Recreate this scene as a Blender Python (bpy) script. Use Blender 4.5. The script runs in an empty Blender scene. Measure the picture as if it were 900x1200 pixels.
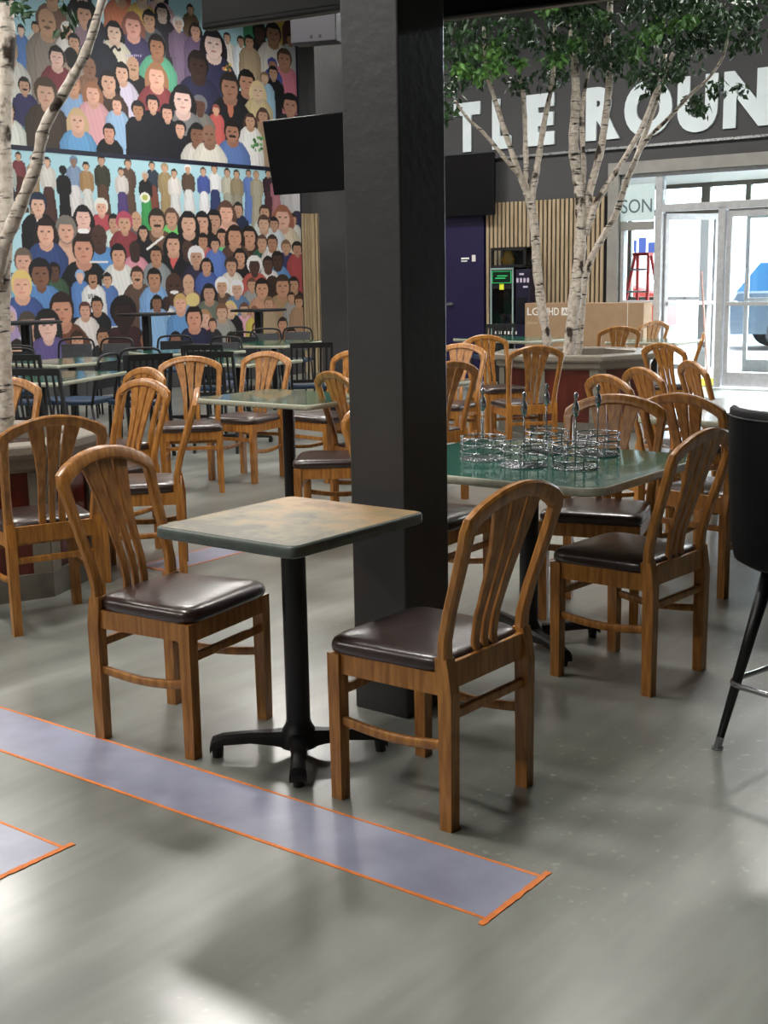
import bpy, bmesh, math, random
import numpy as np
from mathutils import Vector, Matrix
random.seed(7)
rng = np.random.RandomState(5)
COL = bpy.context.scene.collection
PI = math.pi
R = math.radians

# ------------------------------------------------------------------ camera model (900x1200)
F, PITCH, ROLL, CH = 1451.1, .1867, -.0184, 1.4501
cp, sp = math.cos(PITCH), math.sin(PITCH)
cr, sr = math.cos(ROLL), math.sin(ROLL)
FW = Vector((0, cp, -sp)); UP0 = Vector((0, sp, cp)); RT0 = Vector((1, 0, 0))
RT = RT0 * cr + UP0 * sr
UP = UP0 * cr - RT0 * sr
CAM = Vector((0, 0, CH))
def ray(x, y): return FW + RT * ((x - 450) / F) - UP * ((y - 600) / F)
def at(x, y, z=0.0):
    d = ray(x, y); return CAM + d * ((z - CH) / d.z)
def atY(x, y, Y):
    d = ray(x, y); return CAM + d * (Y / d.y)

# room frame: origin in the corner, +x along the entrance wall, +y outwards through it
TH = R(37.34)
EX = Vector((math.cos(TH), -math.sin(TH), 0)); EY = Vector((math.sin(TH), math.cos(TH), 0))
ORG = Vector((-1.041, 19.779, 0))
RM = Matrix.Translation(ORG) @ Matrix.Rotation(-TH, 4, 'Z')
RMI = RM.inverted()
def on_door_wall(x, y, off=0.0):      # -> room (x, z)
    d = ray(x, y); p0 = ORG + EY * off
    t = (p0 - CAM).dot(EY) / d.dot(EY); p = RMI @ (CAM + d * t); return p.x, p.z
def on_mural_wall(x, y, off=0.0):     # -> room (y, z)
    d = ray(x, y); p0 = ORG + EX * off
    t = (p0 - CAM).dot(EX) / d.dot(EX); p = RMI @ (CAM + d * t); return p.y, p.z

# ------------------------------------------------------------------ helpers
def srgb(c):
    if isinstance(c, str):
        c = [int(c[i:i + 2], 16) / 255 for i in (0, 2, 4)]
    return tuple(((v / 12.92) if v <= .04045 else ((v + .055) / 1.055) ** 2.4) for v in c[:3])
def tag(o, label=None, cat=None, group=None, kind=None):
    if label: o['label'] = label
    if cat: o['category'] = cat
    if group: o['group'] = group
    if kind: o['kind'] = kind
    return o
def mesh_of(bm, name, smooth=False, bevel=0, seg=2):
    if bevel:
        es = [e for e in bm.edges if len(e.link_faces) == 2 and e.calc_face_angle(0) > R(35)]
        bmesh.ops.bevel(bm, geom=es, offset=bevel, segments=seg, affect='EDGES', profile=.5, clamp_overlap=True)
    bmesh.ops.recalc_face_normals(bm, faces=bm.faces)
    me = bpy.data.meshes.new(name); bm.to_mesh(me); bm.free()
    if smooth: me.polygons.foreach_set('use_smooth', [True] * len(me.polygons))
    return me
def obj(name, bm, mat, parent=None, smooth=False, bevel=0, seg=2, room=False, angle=None):
    me = mesh_of(bm, name, smooth, bevel, seg) if isinstance(bm, bmesh.types.BMesh) else bm
    if mat is not None and len(me.materials) == 0: me.materials.append(mat)
    if angle is not None: 
        me.polygons.foreach_set('use_smooth', [True] * len(me.polygons)); me.set_sharp_from_angle(angle=R(angle))
    o = bpy.data.objects.new(name, me); COL.objects.link(o)
    if parent: o.parent = parent
    if room: o.matrix_world = RM.copy()
    return o
def empty(name, loc=(0, 0, 0), rz=0, label=None, cat=None, group=None):
    o = bpy.data.objects.new(name, None); COL.objects.link(o)
    o.location = loc; o.rotation_euler = (0, 0, rz); o.empty_display_size = .1
    return tag(o, label, cat, group)
def room_empty(name, x, y, z=0, rz=0, **k):
    p = RM @ Vector((x, y, z)); return empty(name, p, rz - TH, **k)
def copy_tree(o, parent=None):
    c = o.copy(); COL.objects.link(c); c.parent = parent
    for ch in list(o.children): copy_tree(ch, c)
    return c
def place(proto, used, loc, rz, label, cat, group=None):
    o = proto if not used else copy_tree(proto)
    o.location = loc; o.rotation_euler = (0, 0, rz)
    return tag(o, label, cat, group)
def B(): return bmesh.new()
def box(bm, x0, x1, y0, y1, z0, z1, M=None):
    r = bmesh.ops.create_cube(bm, size=1)
    for v in r['verts']:
        v.co = Vector(((x0 + x1) / 2 + v.co.x * (x1 - x0), (y0 + y1) / 2 + v.co.y * (y1 - y0), (z0 + z1) / 2 + v.co.z * (z1 - z0)))
        if M is not None: v.co = M @ v.co
    return bm
def loft(bm, loops, cap=True, closed=False):
    rings = [[bm.verts.new(p) for p in L] for L in loops]
    n = len(rings[0])
    m = len(rings)
    for i in range(m if closed else m - 1):
        a, b = rings[i], rings[(i + 1) % m]
        for k in range(n): bm.faces.new((a[k], a[(k + 1) % n], b[(k + 1) % n], b[k]))
    if cap and not closed:
        bm.faces.new(rings[0][::-1]); bm.faces.new(rings[-1])
    return bm
def tube(bm, pts, r, seg=8, closed=False):
    pts = [Vector(p) for p in pts]; n = len(pts)
    rs = r if isinstance(r, (list, tuple)) else [r] * n
    loops = []; prev = None
    for i, p in enumerate(pts):
        if closed: t = pts[(i + 1) % n] - pts[i - 1]
        else: t = pts[min(i + 1, n - 1)] - pts[max(i - 1, 0)]
        t.normalize()
        if prev is None:
            a = Vector((0, 0, 1)) if abs(t.z) < .9 else Vector((1, 0, 0)); u = t.cross(a).normalized()
        else:
            u = (prev - t * prev.dot(t)).normalized()
        prev = u; w = t.cross(u)
        loops.append([p + (u * math.cos(2 * PI * k / seg) + w * math.sin(2 * PI * k / seg)) * rs[i] for k in range(seg)])
    return loft(bm, loops, closed=closed)
def cyl(bm, x, y, z0, z1, r0, r1=None, seg=24):
    r1 = r0 if r1 is None else r1
    return loft(bm, [[(x + r * math.cos(2 * PI * k / seg), y + r * math.sin(2 * PI * k / seg), z) for k in range(seg)] for z, r in ((z0, r0), (z1, r1))])
def lathe(bm, prof, seg=24, x=0, y=0):
    return loft(bm, [[(x + r * math.cos(2 * PI * k / seg), y + r * math.sin(2 * PI * k / seg), z) for k in range(seg)] for r, z in prof])
def prism(bm, poly, z0, z1, M=None):
    L = [[Vector((p[0], p[1], z)) for p in poly] for z in (z0, z1)]
    if M is not None: L = [[M @ v for v in l] for l in L]
    return loft(bm, L)
def smooth_path(pts, n=6):
    """Catmull-Rom through pts."""
    P = [Vector(p) for p in pts]; out = []
    for i in range(len(P) - 1):
        p0 = P[max(i - 1, 0)]; p1 = P[i]; p2 = P[i + 1]; p3 = P[min(i + 2, len(P) - 1)]
        for k in range(n):
            t = k / n
            out.append(.5 * ((2 * p1) + (p2 - p0) * t + (2 * p0 - 5 * p1 + 4 * p2 - p3) * t * t + (3 * p1 - p0 - 3 * p2 + p3) * t ** 3))
    out.append(P[-1]); return out

# ------------------------------------------------------------------ materials
def mat(name, color, rough=.5, metal=0, spec=.5, coat=0, emit=None, es=0, noise=0, nscale=20, bump=0, bscale=60, color2=None, stretch=(1, 1, 1), detail=4, coat_rough=.1, ramp=(.35, .65), rvar=0):
    m = bpy.data.materials.new(name); m.use_nodes = True
    nt = m.node_tree; b = nt.nodes['Principled BSDF']
    c = srgb(color)
    b.inputs['Base Color'].default_value = (*c, 1); b.inputs['Roughness'].default_value = rough
    b.inputs['Metallic'].default_value = metal; b.inputs['Specular IOR Level'].default_value = spec
    b.inputs['Coat Weight'].default_value = coat; b.inputs['Coat Roughness'].default_value = coat_rough
    if emit is not None:
        b.inputs['Emission Color'].default_value = (*srgb(emit), 1); b.inputs['Emission Strength'].default_value = es
    if noise or bump or color2 or rvar:
        tc = nt.nodes.new('ShaderNodeTexCoord'); mp = nt.nodes.new('ShaderNodeMapping'); mp.inputs['Scale'].default_value = stretch
        nt.links.new(tc.outputs['Object'], mp.inputs['Vector'])
        nz = nt.nodes.new('ShaderNodeTexNoise'); nz.inputs['Scale'].default_value = nscale; nz.inputs['Detail'].default_value = detail
        nt.links.new(mp.outputs['Vector'], nz.inputs['Vector'])
        if noise or color2:
            rp = nt.nodes.new('ShaderNodeValToRGB'); rp.color_ramp.elements[0].position = ramp[0]; rp.color_ramp.elements[1].position = ramp[1]
            c2 = srgb(color2) if color2 else tuple(v * (1 + noise) for v in c)
            c1 = c if color2 else tuple(v * (1 - noise) for v in c)
            rp.color_ramp.elements[0].color = (*c1, 1); rp.color_ramp.elements[1].color = (*c2, 1)
            nt.links.new(nz.outputs['Fac'], rp.inputs['Fac']); nt.links.new(rp.outputs['Color'], b.inputs['Base Color'])
        if rvar:
            mr = nt.nodes.new('ShaderNodeMapRange'); mr.inputs['From Min'].default_value = .3; mr.inputs['From Max'].default_value = .7
            mr.inputs['To Min'].default_value = rough - rvar; mr.inputs['To Max'].default_value = rough + rvar
            nt.links.new(nz.outputs['Fac'], mr.inputs['Value']); nt.links.new(mr.outputs['Result'], b.inputs['Roughness'])
        if bump:
            n2 = nt.nodes.new('ShaderNodeTexNoise'); n2.inputs['Scale'].default_value = bscale; n2.inputs['Detail'].default_value = 3
            nt.links.new(tc.outputs['Object'], n2.inputs['Vector'])
            bp = nt.nodes.new('ShaderNodeBump'); bp.inputs['Strength'].default_value = bump; bp.inputs['Distance'].default_value = .01
            nt.links.new(n2.outputs['Fac'], bp.inputs['Height']); nt.links.new(bp.outputs['Normal'], b.inputs['Normal'])
    return m
def glass_mat(name, tint=(.92, .96, .97), refl=.12):
    m = bpy.data.materials.new(name); m.use_nodes = True; nt = m.node_tree; nt.nodes.clear()
    out = nt.nodes.new('ShaderNodeOutputMaterial'); mx = nt.nodes.new('ShaderNodeMixShader')
    tr = nt.nodes.new('ShaderNodeBsdfTransparent'); gl = nt.nodes.new('ShaderNodeBsdfGlossy'); fr = nt.nodes.new('ShaderNodeFresnel')
    fr.inputs['IOR'].default_value = 1.35
    tr.inputs['Color'].default_value = (*tint, 1); gl.inputs['Roughness'].default_value = .02
    nt.links.new(fr.outputs['Fac'], mx.inputs['Fac']); nt.links.new(tr.outputs[0], mx.inputs[1]); nt.links.new(gl.outputs[0], mx.inputs[2])
    nt.links.new(mx.outputs[0], out.inputs['Surface']); return m

OAK = mat('honey_oak', '8f5a22', rough=.36, coat=.25, coat_rough=.2, color2='bb803b', stretch=(1, 1, .12), nscale=60, detail=6)
VINYL = mat('brown_vinyl', '30201d', rough=.3, spec=.6, noise=.25, nscale=14, bump=.12, bscale=45, coat=.35, coat_rough=.22)
BLACKM = mat('black_metal', '0b0b0d', rough=.38, noise=.2, nscale=30)
BLACKSAT = mat('black_satin', '101013', rough=.5, noise=.15, nscale=10)
CHROME = mat('chrome', 'a9abae', rough=.25, metal=.85, rvar=.04, nscale=20)
STEELG = mat('brushed_steel', 'aeb0b0', rough=.3, metal=1, rvar=.08, nscale=30)
NAVY = mat('navy_vinyl', '1c3450', rough=.45, noise=.2, nscale=20)
GREEN = mat('green_laminate', '1f5a4a', rough=.16, color2='2a6c5a', nscale=300, coat=.5, coat_rough=.05, ramp=(.4, .6))
TEDGE = mat('pale_table_edge', 'a9a996', rough=.45, noise=.1, nscale=50)
GEDGE = mat('slate_edge', '4d5750', rough=.4, noise=.15, nscale=25)
CONDARK = mat('charcoal_paint', '3a3939', rough=.38, noise=.08, nscale=5, bump=.15, bscale=25)
WALLDK = mat('dark_grey_wall', '454547', rough=.75, noise=.06, nscale=2)
NAVYTRIM = mat('navy_border_paint', '15182e', rough=.6, noise=.1, nscale=4)
PURPLE = mat('purple_door_paint', '1b133e', rough=.45, noise=.06, nscale=3)
SLAT = mat('pale_oak_slat', 'a08c6e', rough=.5, color2='b8a588', stretch=(1, 1, .1), nscale=30)
FELT = mat('black_felt', '0c0b0b', rough=.95, noise=.2, nscale=60)
ALU = mat('mill_aluminium', 'b4b5b8', rough=.45, metal=.2, noise=.08, nscale=20)
CARD = mat('brown_cardboard', '9d8164', rough=.8, noise=.05, nscale=8)
CARD2 = mat('cardboard_side', '8a7058', rough=.8, noise=.05, nscale=8)
WHITE = mat('white_print', 'e9e6de', rough=.6, noise=.03, nscale=5)
LEDGE = mat('taupe_laminate', '8b8377', rough=.35, noise=.1, nscale=90)
REDWD = mat('red_brown_panel', '451812', rough=.35, color2='642619', stretch=(1, 1, .15), nscale=14, coat=.3)
PILAS = mat('taupe_pilaster', '7b766a', rough=.5, noise=.08, nscale=20)
KICK = mat('plinth_laminate', '6b675e', rough=.45, noise=.12, nscale=15)
SOIL = mat('dark_bark_mulch', '3a2418', rough=.95, noise=.5, nscale=60, bump=.8, bscale=80)
GLASS = glass_mat('clear_glass')
GLASSD = glass_mat('display_glass', (.75, .78, .8))

def floor_material():
    m = bpy.data.materials.new('polished_concrete'); m.use_nodes = True; nt = m.node_tree; b = nt.nodes['Principled BSDF']
    tc = nt.nodes.new('ShaderNodeTexCoord')
    def nz(scale, det, rough=.55, dist=0, st=(1, 1, 1), rot=0):
        mp = nt.nodes.new('ShaderNodeMapping'); mp.inputs['Scale'].default_value = st; mp.inputs['Rotation'].default_value = (0, 0, rot)
        nt.links.new(tc.outputs['Object'], mp.inputs['Vector'])
        n = nt.nodes.new('ShaderNodeTexNoise'); n.inputs['Scale'].default_value = scale; n.inputs['Detail'].default_value = det
        n.inputs['Roughness'].default_value = rough; n.inputs['Distortion'].default_value = dist
        nt.links.new(mp.outputs['Vector'], n.inputs['Vector']); return n
    n1 = nz(.8, 5, .55); n2 = nz(3.0, 4, .5, 0, (1, .3, 1), .65); n3 = nz(5, 3, .6, .3, (1, .12, 1), -.5); n4 = nz(28, 3, .5); n6 = nz(.55, 2)
    rp = nt.nodes.new('ShaderNodeValToRGB')
    e = rp.color_ramp.elements; e[0].position = .36; e[0].color = (*srgb('6e716a'), 1); e[1].position = .68; e[1].color = (*srgb('aaaca4'), 1)
    ad = nt.nodes.new('ShaderNodeMath'); ad.operation = 'MULTIPLY_ADD'; ad.inputs[1].default_value = .5
    mu = nt.nodes.new('ShaderNodeMath'); mu.operation = 'MULTIPLY'; mu.inputs[1].default_value = .5
    nt.links.new(n2.outputs['Fac'], mu.inputs[0]); nt.links.new(n1.outputs['Fac'], ad.inputs[0]); nt.links.new(mu.outputs[0], ad.inputs[2])
    nt.links.new(ad.outputs[0], rp.inputs['Fac'])
    mx = nt.nodes.new('ShaderNodeMixRGB'); mx.blend_type = 'MULTIPLY'; mx.inputs['Fac'].default_value = .55
    r3 = nt.nodes.new('ShaderNodeValToRGB'); r3.color_ramp.elements[0].position = .2; r3.color_ramp.elements[1].position = .8
    r3.color_ramp.elements[0].color = (.35, .35, .35, 1); r3.color_ramp.interpolation = 'EASE'
    nt.links.new(n3.outputs['Fac'], r3.inputs['Fac']); nt.links.new(rp.outputs['Color'], mx.inputs[1]); nt.links.new(r3.outputs['Color'], mx.inputs[2])
    t1 = nt.nodes.new('ShaderNodeMapRange'); t1.inputs['From Min'].default_value = .62; t1.inputs['From Max'].default_value = .70; nt.links.new(n4.outputs['Fac'], t1.inputs['Value'])
    t2 = nt.nodes.new('ShaderNodeMapRange'); t2.inputs['From Min'].default_value = .52; t2.inputs['From Max'].default_value = .62; nt.links.new(n6.outputs['Fac'], t2.inputs['Value'])
    tm = nt.nodes.new('ShaderNodeMath'); tm.operation = 'MULTIPLY'; nt.links.new(t1.outputs[0], tm.inputs[0]); nt.links.new(t2.outputs[0], tm.inputs[1])
    tf = nt.nodes.new('ShaderNodeMath'); tf.operation = 'MULTIPLY'; tf.inputs[1].default_value = .45; nt.links.new(tm.outputs[0], tf.inputs[0])
    mk = nt.nodes.new('ShaderNodeMixRGB'); mk.inputs[2].default_value = (*srgb('b5b5a8'), 1); nt.links.new(tf.outputs[0], mk.inputs['Fac']); nt.links.new(mx.outputs['Color'], mk.inputs[1])
    nt.links.new(mk.outputs['Color'], b.inputs['Base Color'])
    mr = nt.nodes.new('ShaderNodeMapRange'); mr.inputs['From Min'].default_value = .15; mr.inputs['From Max'].default_value = .85; mr.interpolation_type = 'SMOOTHSTEP'
    mr.inputs['To Min'].default_value = .285; mr.inputs['To Max'].default_value = .38
    nt.links.new(n2.outputs['Fac'], mr.inputs['Value']); nt.links.new(mr.outputs['Result'], b.inputs['Roughness'])
    b.inputs['Specular IOR Level'].default_value = .5; b.inputs['Coat Weight'].default_value = .3; b.inputs['Coat Roughness'].default_value = .16
    bp = nt.nodes.new('ShaderNodeBump'); bp.inputs['Strength'].default_value = .05; bp.inputs['Distance'].default_value = .02
    n5 = nz(3, 2); nt.links.new(n5.outputs['Fac'], bp.inputs['Height']); nt.links.new(bp.outputs['Normal'], b.inputs['Normal'])
    return m
FLOOR = floor_material()

# ------------------------------------------------------------------ oak splat-back chair
def yb(z):
    K = [(0, 0), (.38, 0), (.44, .008), (.49, .014), (.56, .002), (.66, -.03), (.76, -.062), (.85, -.088), (.93, -.108)]
    for (a, ya), (b, y2) in zip(K, K[1:]):
        if z <= b:
            t = (z - a) / (b - a); return ya + (y2 - ya) * t
    return K[-1][1]
def strip(bm, path, thick, chamf=.005):
    """path of (x, z, halfwidth, nx, nz): rounded bar lying in the reclined plane of the chair back."""
    loops = []
    for x, z, hw, nx, nz in path:
        L = []
        t = thick / 2
        for a, b in ((-hw, -t + chamf), (-hw + chamf, -t), (hw - chamf, -t), (hw, -t + chamf), (hw, t - chamf), (hw - chamf, t), (-hw + chamf, t), (-hw, t - chamf)):
            X = x + nx * a; Z = z + nz * a
            L.append((X, yb(Z) + b, Z))
        loops.append(L)
    return loft(bm, loops)
def with_normals(pts):
    out = []
    for i, (x, z, hw) in enumerate(pts):
        a = pts[max(i - 1, 0)]; b = pts[min(i + 1, len(pts) - 1)]
        tx, tz = b[0] - a[0], b[1] - a[1]; l = math.hypot(tx, tz)
        out.append((x, z, hw, -tz / l, tx / l))
    return out
def make_oak_chair():
    root = empty('dining_chair')
    for s in (-1, 1):
        bm = B(); x = s * .196
        loft(bm, [[(x + a * w, .373 + b * w, z) for a, b in ((-1, -1), (1, -1), (1, 1), (-1, 1))] for z, w in ((0, .0185), (.36, .0205), (.43, .0205))])
        obj('leg', bm, OAK, root, bevel=.004)
    for s in (-1, 1):
        bm = B(); x = s * .184
        loops = []
        for z, w, d in ((0, .0185, .019), (.2, .019, .02), (.38, .0195, .0215), (.44, .0195, .0215), (.475, .0195, .019)):
            loops.append([(x + a * w, yb(z) + b * d, z) for a, b in ((-1, -1), (1, -1), (1, 1), (-1, 1))])
        loft(bm, loops); obj('leg', bm, OAK, root, bevel=.004)
    half = [(.184, .468), (.186, .52), (.192, .60), (.199, .70), (.205, .785), (.2085, .822), (.2035, .843), (.172, .864), (.128, .8825), (.084, .896), (.04, .9025), (0, .905)]
    hw = [.0195, .0185, .0175, .0175, .019, .022, .025, .0245, .023, .022, .022, .022]
    pts = [(-x, z, w) for (x, z), w in zip(half, hw)] + [(x, z, w) for (x, z), w in list(zip(half, hw))[-2::-1]]
    bm = strip(B(), with_normals(pts), .031, .007); obj('backrest', bm, OAK, root, angle=40)
    for k in (-1, 0, 1):
        rows = [(.455, .043, .0145, .0125), (.52, .043, .0145, .0125), (.60, .044, .0155, .0135), (.68, .047, .019, .0165), (.76, .055, .0245, .0225), (.83, .067, .030, .0285), (.885, .079, .034, .033)]
        p = [(k * cx, z, (hwo if k else hwc)) for z, cx, hwo, hwc in rows]
        q = []
        for i in range(len(p) - 1):
            for t in (0, .5):
                q.append(tuple(p[i][j] * (1 - t) + p[i + 1][j] * t for j in range(3)))
        q.append(p[-1])
        bm = strip(B(), with_normals(q), .014, .003); obj('slat', bm, OAK, root, angle=40)
    bm = B(); box(bm, -.167, .167, -.006, .018, .388, .462)
    obj('back_rail', bm, OAK, root, bevel=.003)
    bm = B()
    box(bm, -.178, .178, .372, .391, .372, .43)
    for s in (-1, 1):
        loft(bm, [[(s * .184 + s * a, .018, z) for a, z in ((-.012, .372), (.010, .372), (.010, .432), (-.012, .432))],
                  [(s * .196 + s * a, .355, z) for a, z in ((-.012, .372), (.010, .372), (.010, .432), (-.012, .432))]])
    obj('seat_frame', bm, OAK, root, bevel=.002)
    for s in (-1, 1):
        path = [(s * (.184 + .012 * t), .015 + .345 * t, .235 - .016 * math.sin(PI * t)) for t in [i / 8 for i in range(9)]]
        bm = B(); loft(bm, [[(x + a * .009, y, z + b * .0135) for a, b in ((-1, -.7), (-.6, -1), (.6, -1), (1, -.7), (1, .7), (.6, 1), (-.6, 1), (-1, .7))] for x, y, z in path])
        obj('stretcher', bm, OAK, root, angle=50)
    for y, w in ((.373, .18), (.0, .17)):
        bm = B(); box(bm, -w, w, y - .009, y + .009, .303, .33); obj('stretcher', bm, OAK, root, bevel=.004)
    # cushion
    def outline(sc, z):
        pts = []; n = 48
        for k in range(n):
            a = 2 * PI * k / n; c, s = math.cos(a), math.sin(a); e = .28
            X = (abs(c) ** e) * (1 if c > 0 else -1); Yv = (abs(s) ** e) * (1 if s > 0 else -1)
            y = .205 + Yv * .2 * sc; w = .193 + .028 * (y / .4)
            pts.append((X * w * sc, y, z))
        return pts
    bm = B(); loops = [outline(.965, .431), outline(1.0, .436), outline(1.012, .446), outline(1.008, .457), outline(.985, .467), outline(.94, .474), outline(.85, .479), outline(.6, .484), outline(.3, .487), outline(.05, .488)]
    loft(bm, loops); obj('seat', bm, VINYL, root, smooth=True)
    return root
oak = make_oak_chair(); oak_used = False
G1 = 'honey oak splat back dining chairs'
CH_LIST = [
 ('A', -.835, 3.985, -119, 'oak dining chair with brown vinyl seat at left of the small stone-look table'),
 ('B', .276, 3.235, 51, 'nearest oak dining chair, turned from camera at right side of the small stone-look table'),
 ('C', 1.036, 4.271, 48, 'oak dining chair with back to camera at near right of the green caddy table'),
 ('D', -1.394, 5.126, 32, 'oak chair with back to camera drawn up to the left octagonal planter ledge'),
 ('E', -1.385, 6.84, 139, 'oak chair seen from front at left planter, just behind the edge-on chair'),
 ('G', -1.559, 7.782, 134, 'oak chair half hidden behind another chair at far side of left planter'),
 ('F', -1.03, 6.20, 98, 'oak chair seen edge-on in profile, facing the left planter'),
 ('H', -1.367, 8.878, 187, 'oak chair facing camera at left end of the far green table'),
 ('I', -.91, 9.30, 149, 'oak chair turned to the left behind the far green table'),
 ('J', -.20, 7.27, -58, 'oak chair with back turned, beside right end of the far green table and the pillar'),
 ('J2', -.085, 6.90, 86, 'oak chair seat jutting out left from behind the pillar'),
 ('K', .035, 5.30, -125, 'oak chair mostly hidden behind the pillar at left end of green caddy table'),
 ('L', -.275, 9.25, 135, 'oak chair back edge peeking out left of the pillar in the distance'),
 ('M', -2.203, 7.115, 168, 'oak chair back cropped by left frame edge behind the left planter ledge'),
 ('N', 1.0, 5.404, 157, 'oak chair facing camera at right end of green table with wire caddies'),
 ('O', 1.40, 5.56, -48, 'oak chair with back to camera directly behind the nearest right chair'),
 ('P', 1.294, 6.663, -68, 'dark-shaded oak chair back directly behind the caddy rod, left of three in a row'),
 ('Q', 1.578, 7.118, -72, 'dark-shaded oak chair back, middle of three in a row by bright table'),
 ('R', 1.987, 7.588, -82, 'dark-shaded oak chair back, right of three in a row, before the bright floor'),
 ('S', 2.242, 9.614, -56, 'tilted-looking oak chair back at right end of the tree planter'),
 ('T', 2.43, 12.86, 6, 'oak chair back in front of the pale table beside the cardboard box'),
 ('U', 3.032, 14.14, 31, 'farthest oak chair back in front of the glass side window'),
 ('V', 2.758, 11.083, 75, 'oak chair edge-on below the glass entrance door'),
 ('W', 1.164, 9.601, 12, 'oak chair with back to camera in front of the tree planter'),
 ('X', .985, 11.33, 200, 'oak chair left of the tree planter in front of the game machine'),
 ('Y', .60, 9.95, 150, 'oak chair facing left just right of the pillar at a half-hidden table'),
 ('Z', .388, 7.986, 35, 'oak chair with back to camera, cut by right edge of the pillar'),
]
for n, x, y, a, lab in CH_LIST:
    place(oak, oak_used, (x, y, 0), R(a), lab, 'chair', G1); oak_used = True

# ------------------------------------------------------------------ tables
def rrect(hx, hy, r, n=5):
    pts = []
    for cx, cy, a0 in ((hx - r, hy - r, 0), (-hx + r, hy - r, 90), (-hx + r, -hy + r, 180), (hx - r, -hy + r, 270)):
        for k in range(n + 1):
            a = R(a0 + 90 * k / n); pts.append((cx + r * math.cos(a), cy + r * math.sin(a)))
    return pts
def cross_base(root, arm, rz, top, pole_r=.0375):
    bm = B(); cyl(bm, 0, 0, .05, top, pole_r, seg=28); cyl(bm, 0, 0, top - .012, top, .11, seg=24)
    obj('pole', bm, BLACKM, root, angle=40)
    bm = B(); lathe(bm, [(.06, .03), (.062, .05), (.05, .085), (.041, .10), (.039, .11)])
    for k in range(4):
        a = rz + k * PI / 2; c, s = math.cos(a), math.sin(a); loops = []
        for d, zc, w, h in ((.03, .055, .034, .026), (.08, .058, .026, .02), (.15, .062, .022, .016), (arm * .85, .058, .022, .015), (arm * .97, .046, .024, .016), (arm, .032, .026, .012)):
            loops.append([(c * d - s * w * q, s * d + c * w * q, zc + h * v) for q, v in ((-1, -1), (1, -1), (1, .4), (.6, 1), (-.6, 1), (-1, .4))])
        loft(bm, loops)
        cyl(bm, c * (arm - .022), s * (arm - .022), 0.0, .035, .016, .02, seg=12)
    obj('base', bm, BLACKM, root, angle=40)
def make_table(name, loc, rz, hx, hy, label, group, top=.745, r=.05, base_rz=0, arm=.28, mtop=None, medge=None, thick=.032):
    root = empty(name, loc, rz, label, 'table', group)
    bm = B(); e = .008
    loops = [[(x * (1 - q / hx), y * (1 - q / hy), z) for x, y in rrect(hx, hy, r)] for q, z in ((.007, top - thick), (0, top - thick + .006), (0, top - .006), (.004, top - .001))]
    loft(bm, loops); obj('table_edge', bm, medge or TEDGE, root, angle=50)
    bm = B(); prism(bm, [(x * (1 - e / hx), y * (1 - e / hy)) for x, y in rrect(hx, hy, r)], top - .004, top)
    obj('table_top', bm, mtop or GREEN, root)
    cross_base(root, arm, base_rz - rz, top - thick)
    return root
# small stone-look table
def stone_top():
    m = bpy.data.materials.new('mottled_stone_laminate'); m.use_nodes = True; nt = m.node_tree; b = nt.nodes['Principled BSDF']
    tc = nt.nodes.new('ShaderNodeTexCoord')
    n = nt.nodes.new('ShaderNodeTexNoise'); n.inputs['Scale'].default_value = 7; n.inputs['Detail'].default_value = 8; n.inputs['Roughness'].default_value = .65
    nt.links.new(tc.outputs['Object'], n.inputs['Vector'])
    sx = nt.nodes.new('ShaderNodeSeparateXYZ'); nt.links.new(tc.outputs['Object'], sx.inputs[0])
    a = nt.nodes.new('ShaderNodeMath'); a.operation = 'MULTIPLY_ADD'; a.inputs[1].default_value = .55; nt.links.new(sx.outputs['Y'], a.inputs[0]); nt.links.new(n.outputs['Fac'], a.inputs[2])
    rp = nt.nodes.new('ShaderNodeValToRGB'); cs = [(.36, '6d6a5c'), (.46, '8a8069'), (.54, '9d8765'), (.64, 'ae8e66'), (.75, '8d7353')]
    rp.color_ramp.elements[0].position = cs[0][0]; rp.color_ramp.elements[0].color = (*srgb(cs[0][1]), 1)
    rp.color_ramp.elements[1].position = cs[-1][0]; rp.color_ramp.elements[1].color = (*srgb(cs[-1][1]), 1)
    for p, c in cs[1:-1]:
        el = rp.color_ramp.elements.new(p); el.color = (*srgb(c), 1)
    nt.links.new(a.outputs[0], rp.inputs['Fac']); nt.links.new(rp.outputs['Color'], b.inputs['Base Color'])
    b.inputs['Roughness'].default_value = .42
    return m
make_table('cafe_table', (-.277, 3.652, 0), -R(37.5) , .275, .305, 'small table with mottled tan and slate top and rounded grey edge by the pillar', None, r=.025, base_rz=R(3), arm=.275, mtop=stone_top(), medge=GEDGE, thick=.036)
GT = 'green topped tables'
def corner_table(name, c, label, lx, ly, yaw=TH, group=None, **k):
    """c: nearest corner; lx runs to the left-back (-EX), ly to the right-back (EY)."""
    ex = Vector((math.cos(yaw), -math.sin(yaw), 0)); ey = Vector((math.sin(yaw), math.cos(yaw), 0))
    p = Vector((c[0], c[1], 0)) - ex * lx / 2 + ey * ly / 2
    return make_table(name, p, -yaw, lx / 2, ly / 2, label, group or GT, **k), p
T2, T2c = corner_table('cafe_table', (.715, 4.06), 'green table holding the cluster of wire caddies, right of the pillar', 1.08, .93, base_rz=R(20), r=.09, arm=.31)
T3, _ = corner_table('cafe_table', (-.42, 7.05), 'green table with one black pole left of the pillar between oak chairs', .95, .72, r=.04)
T5, _ = corner_table('cafe_table', (2.10, 5.53), 'table with daylight glare painted into its top, partly hidden by the black bar stool', 1.05, 1.5, r=.04, group='table with painted glare by the stool', mtop=mat('painted_glare_laminate', 'b4b3ac', rough=.18, noise=.04, nscale=60, coat=.4))  # green table; the pale top colour paints in the door's daylight glare
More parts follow.
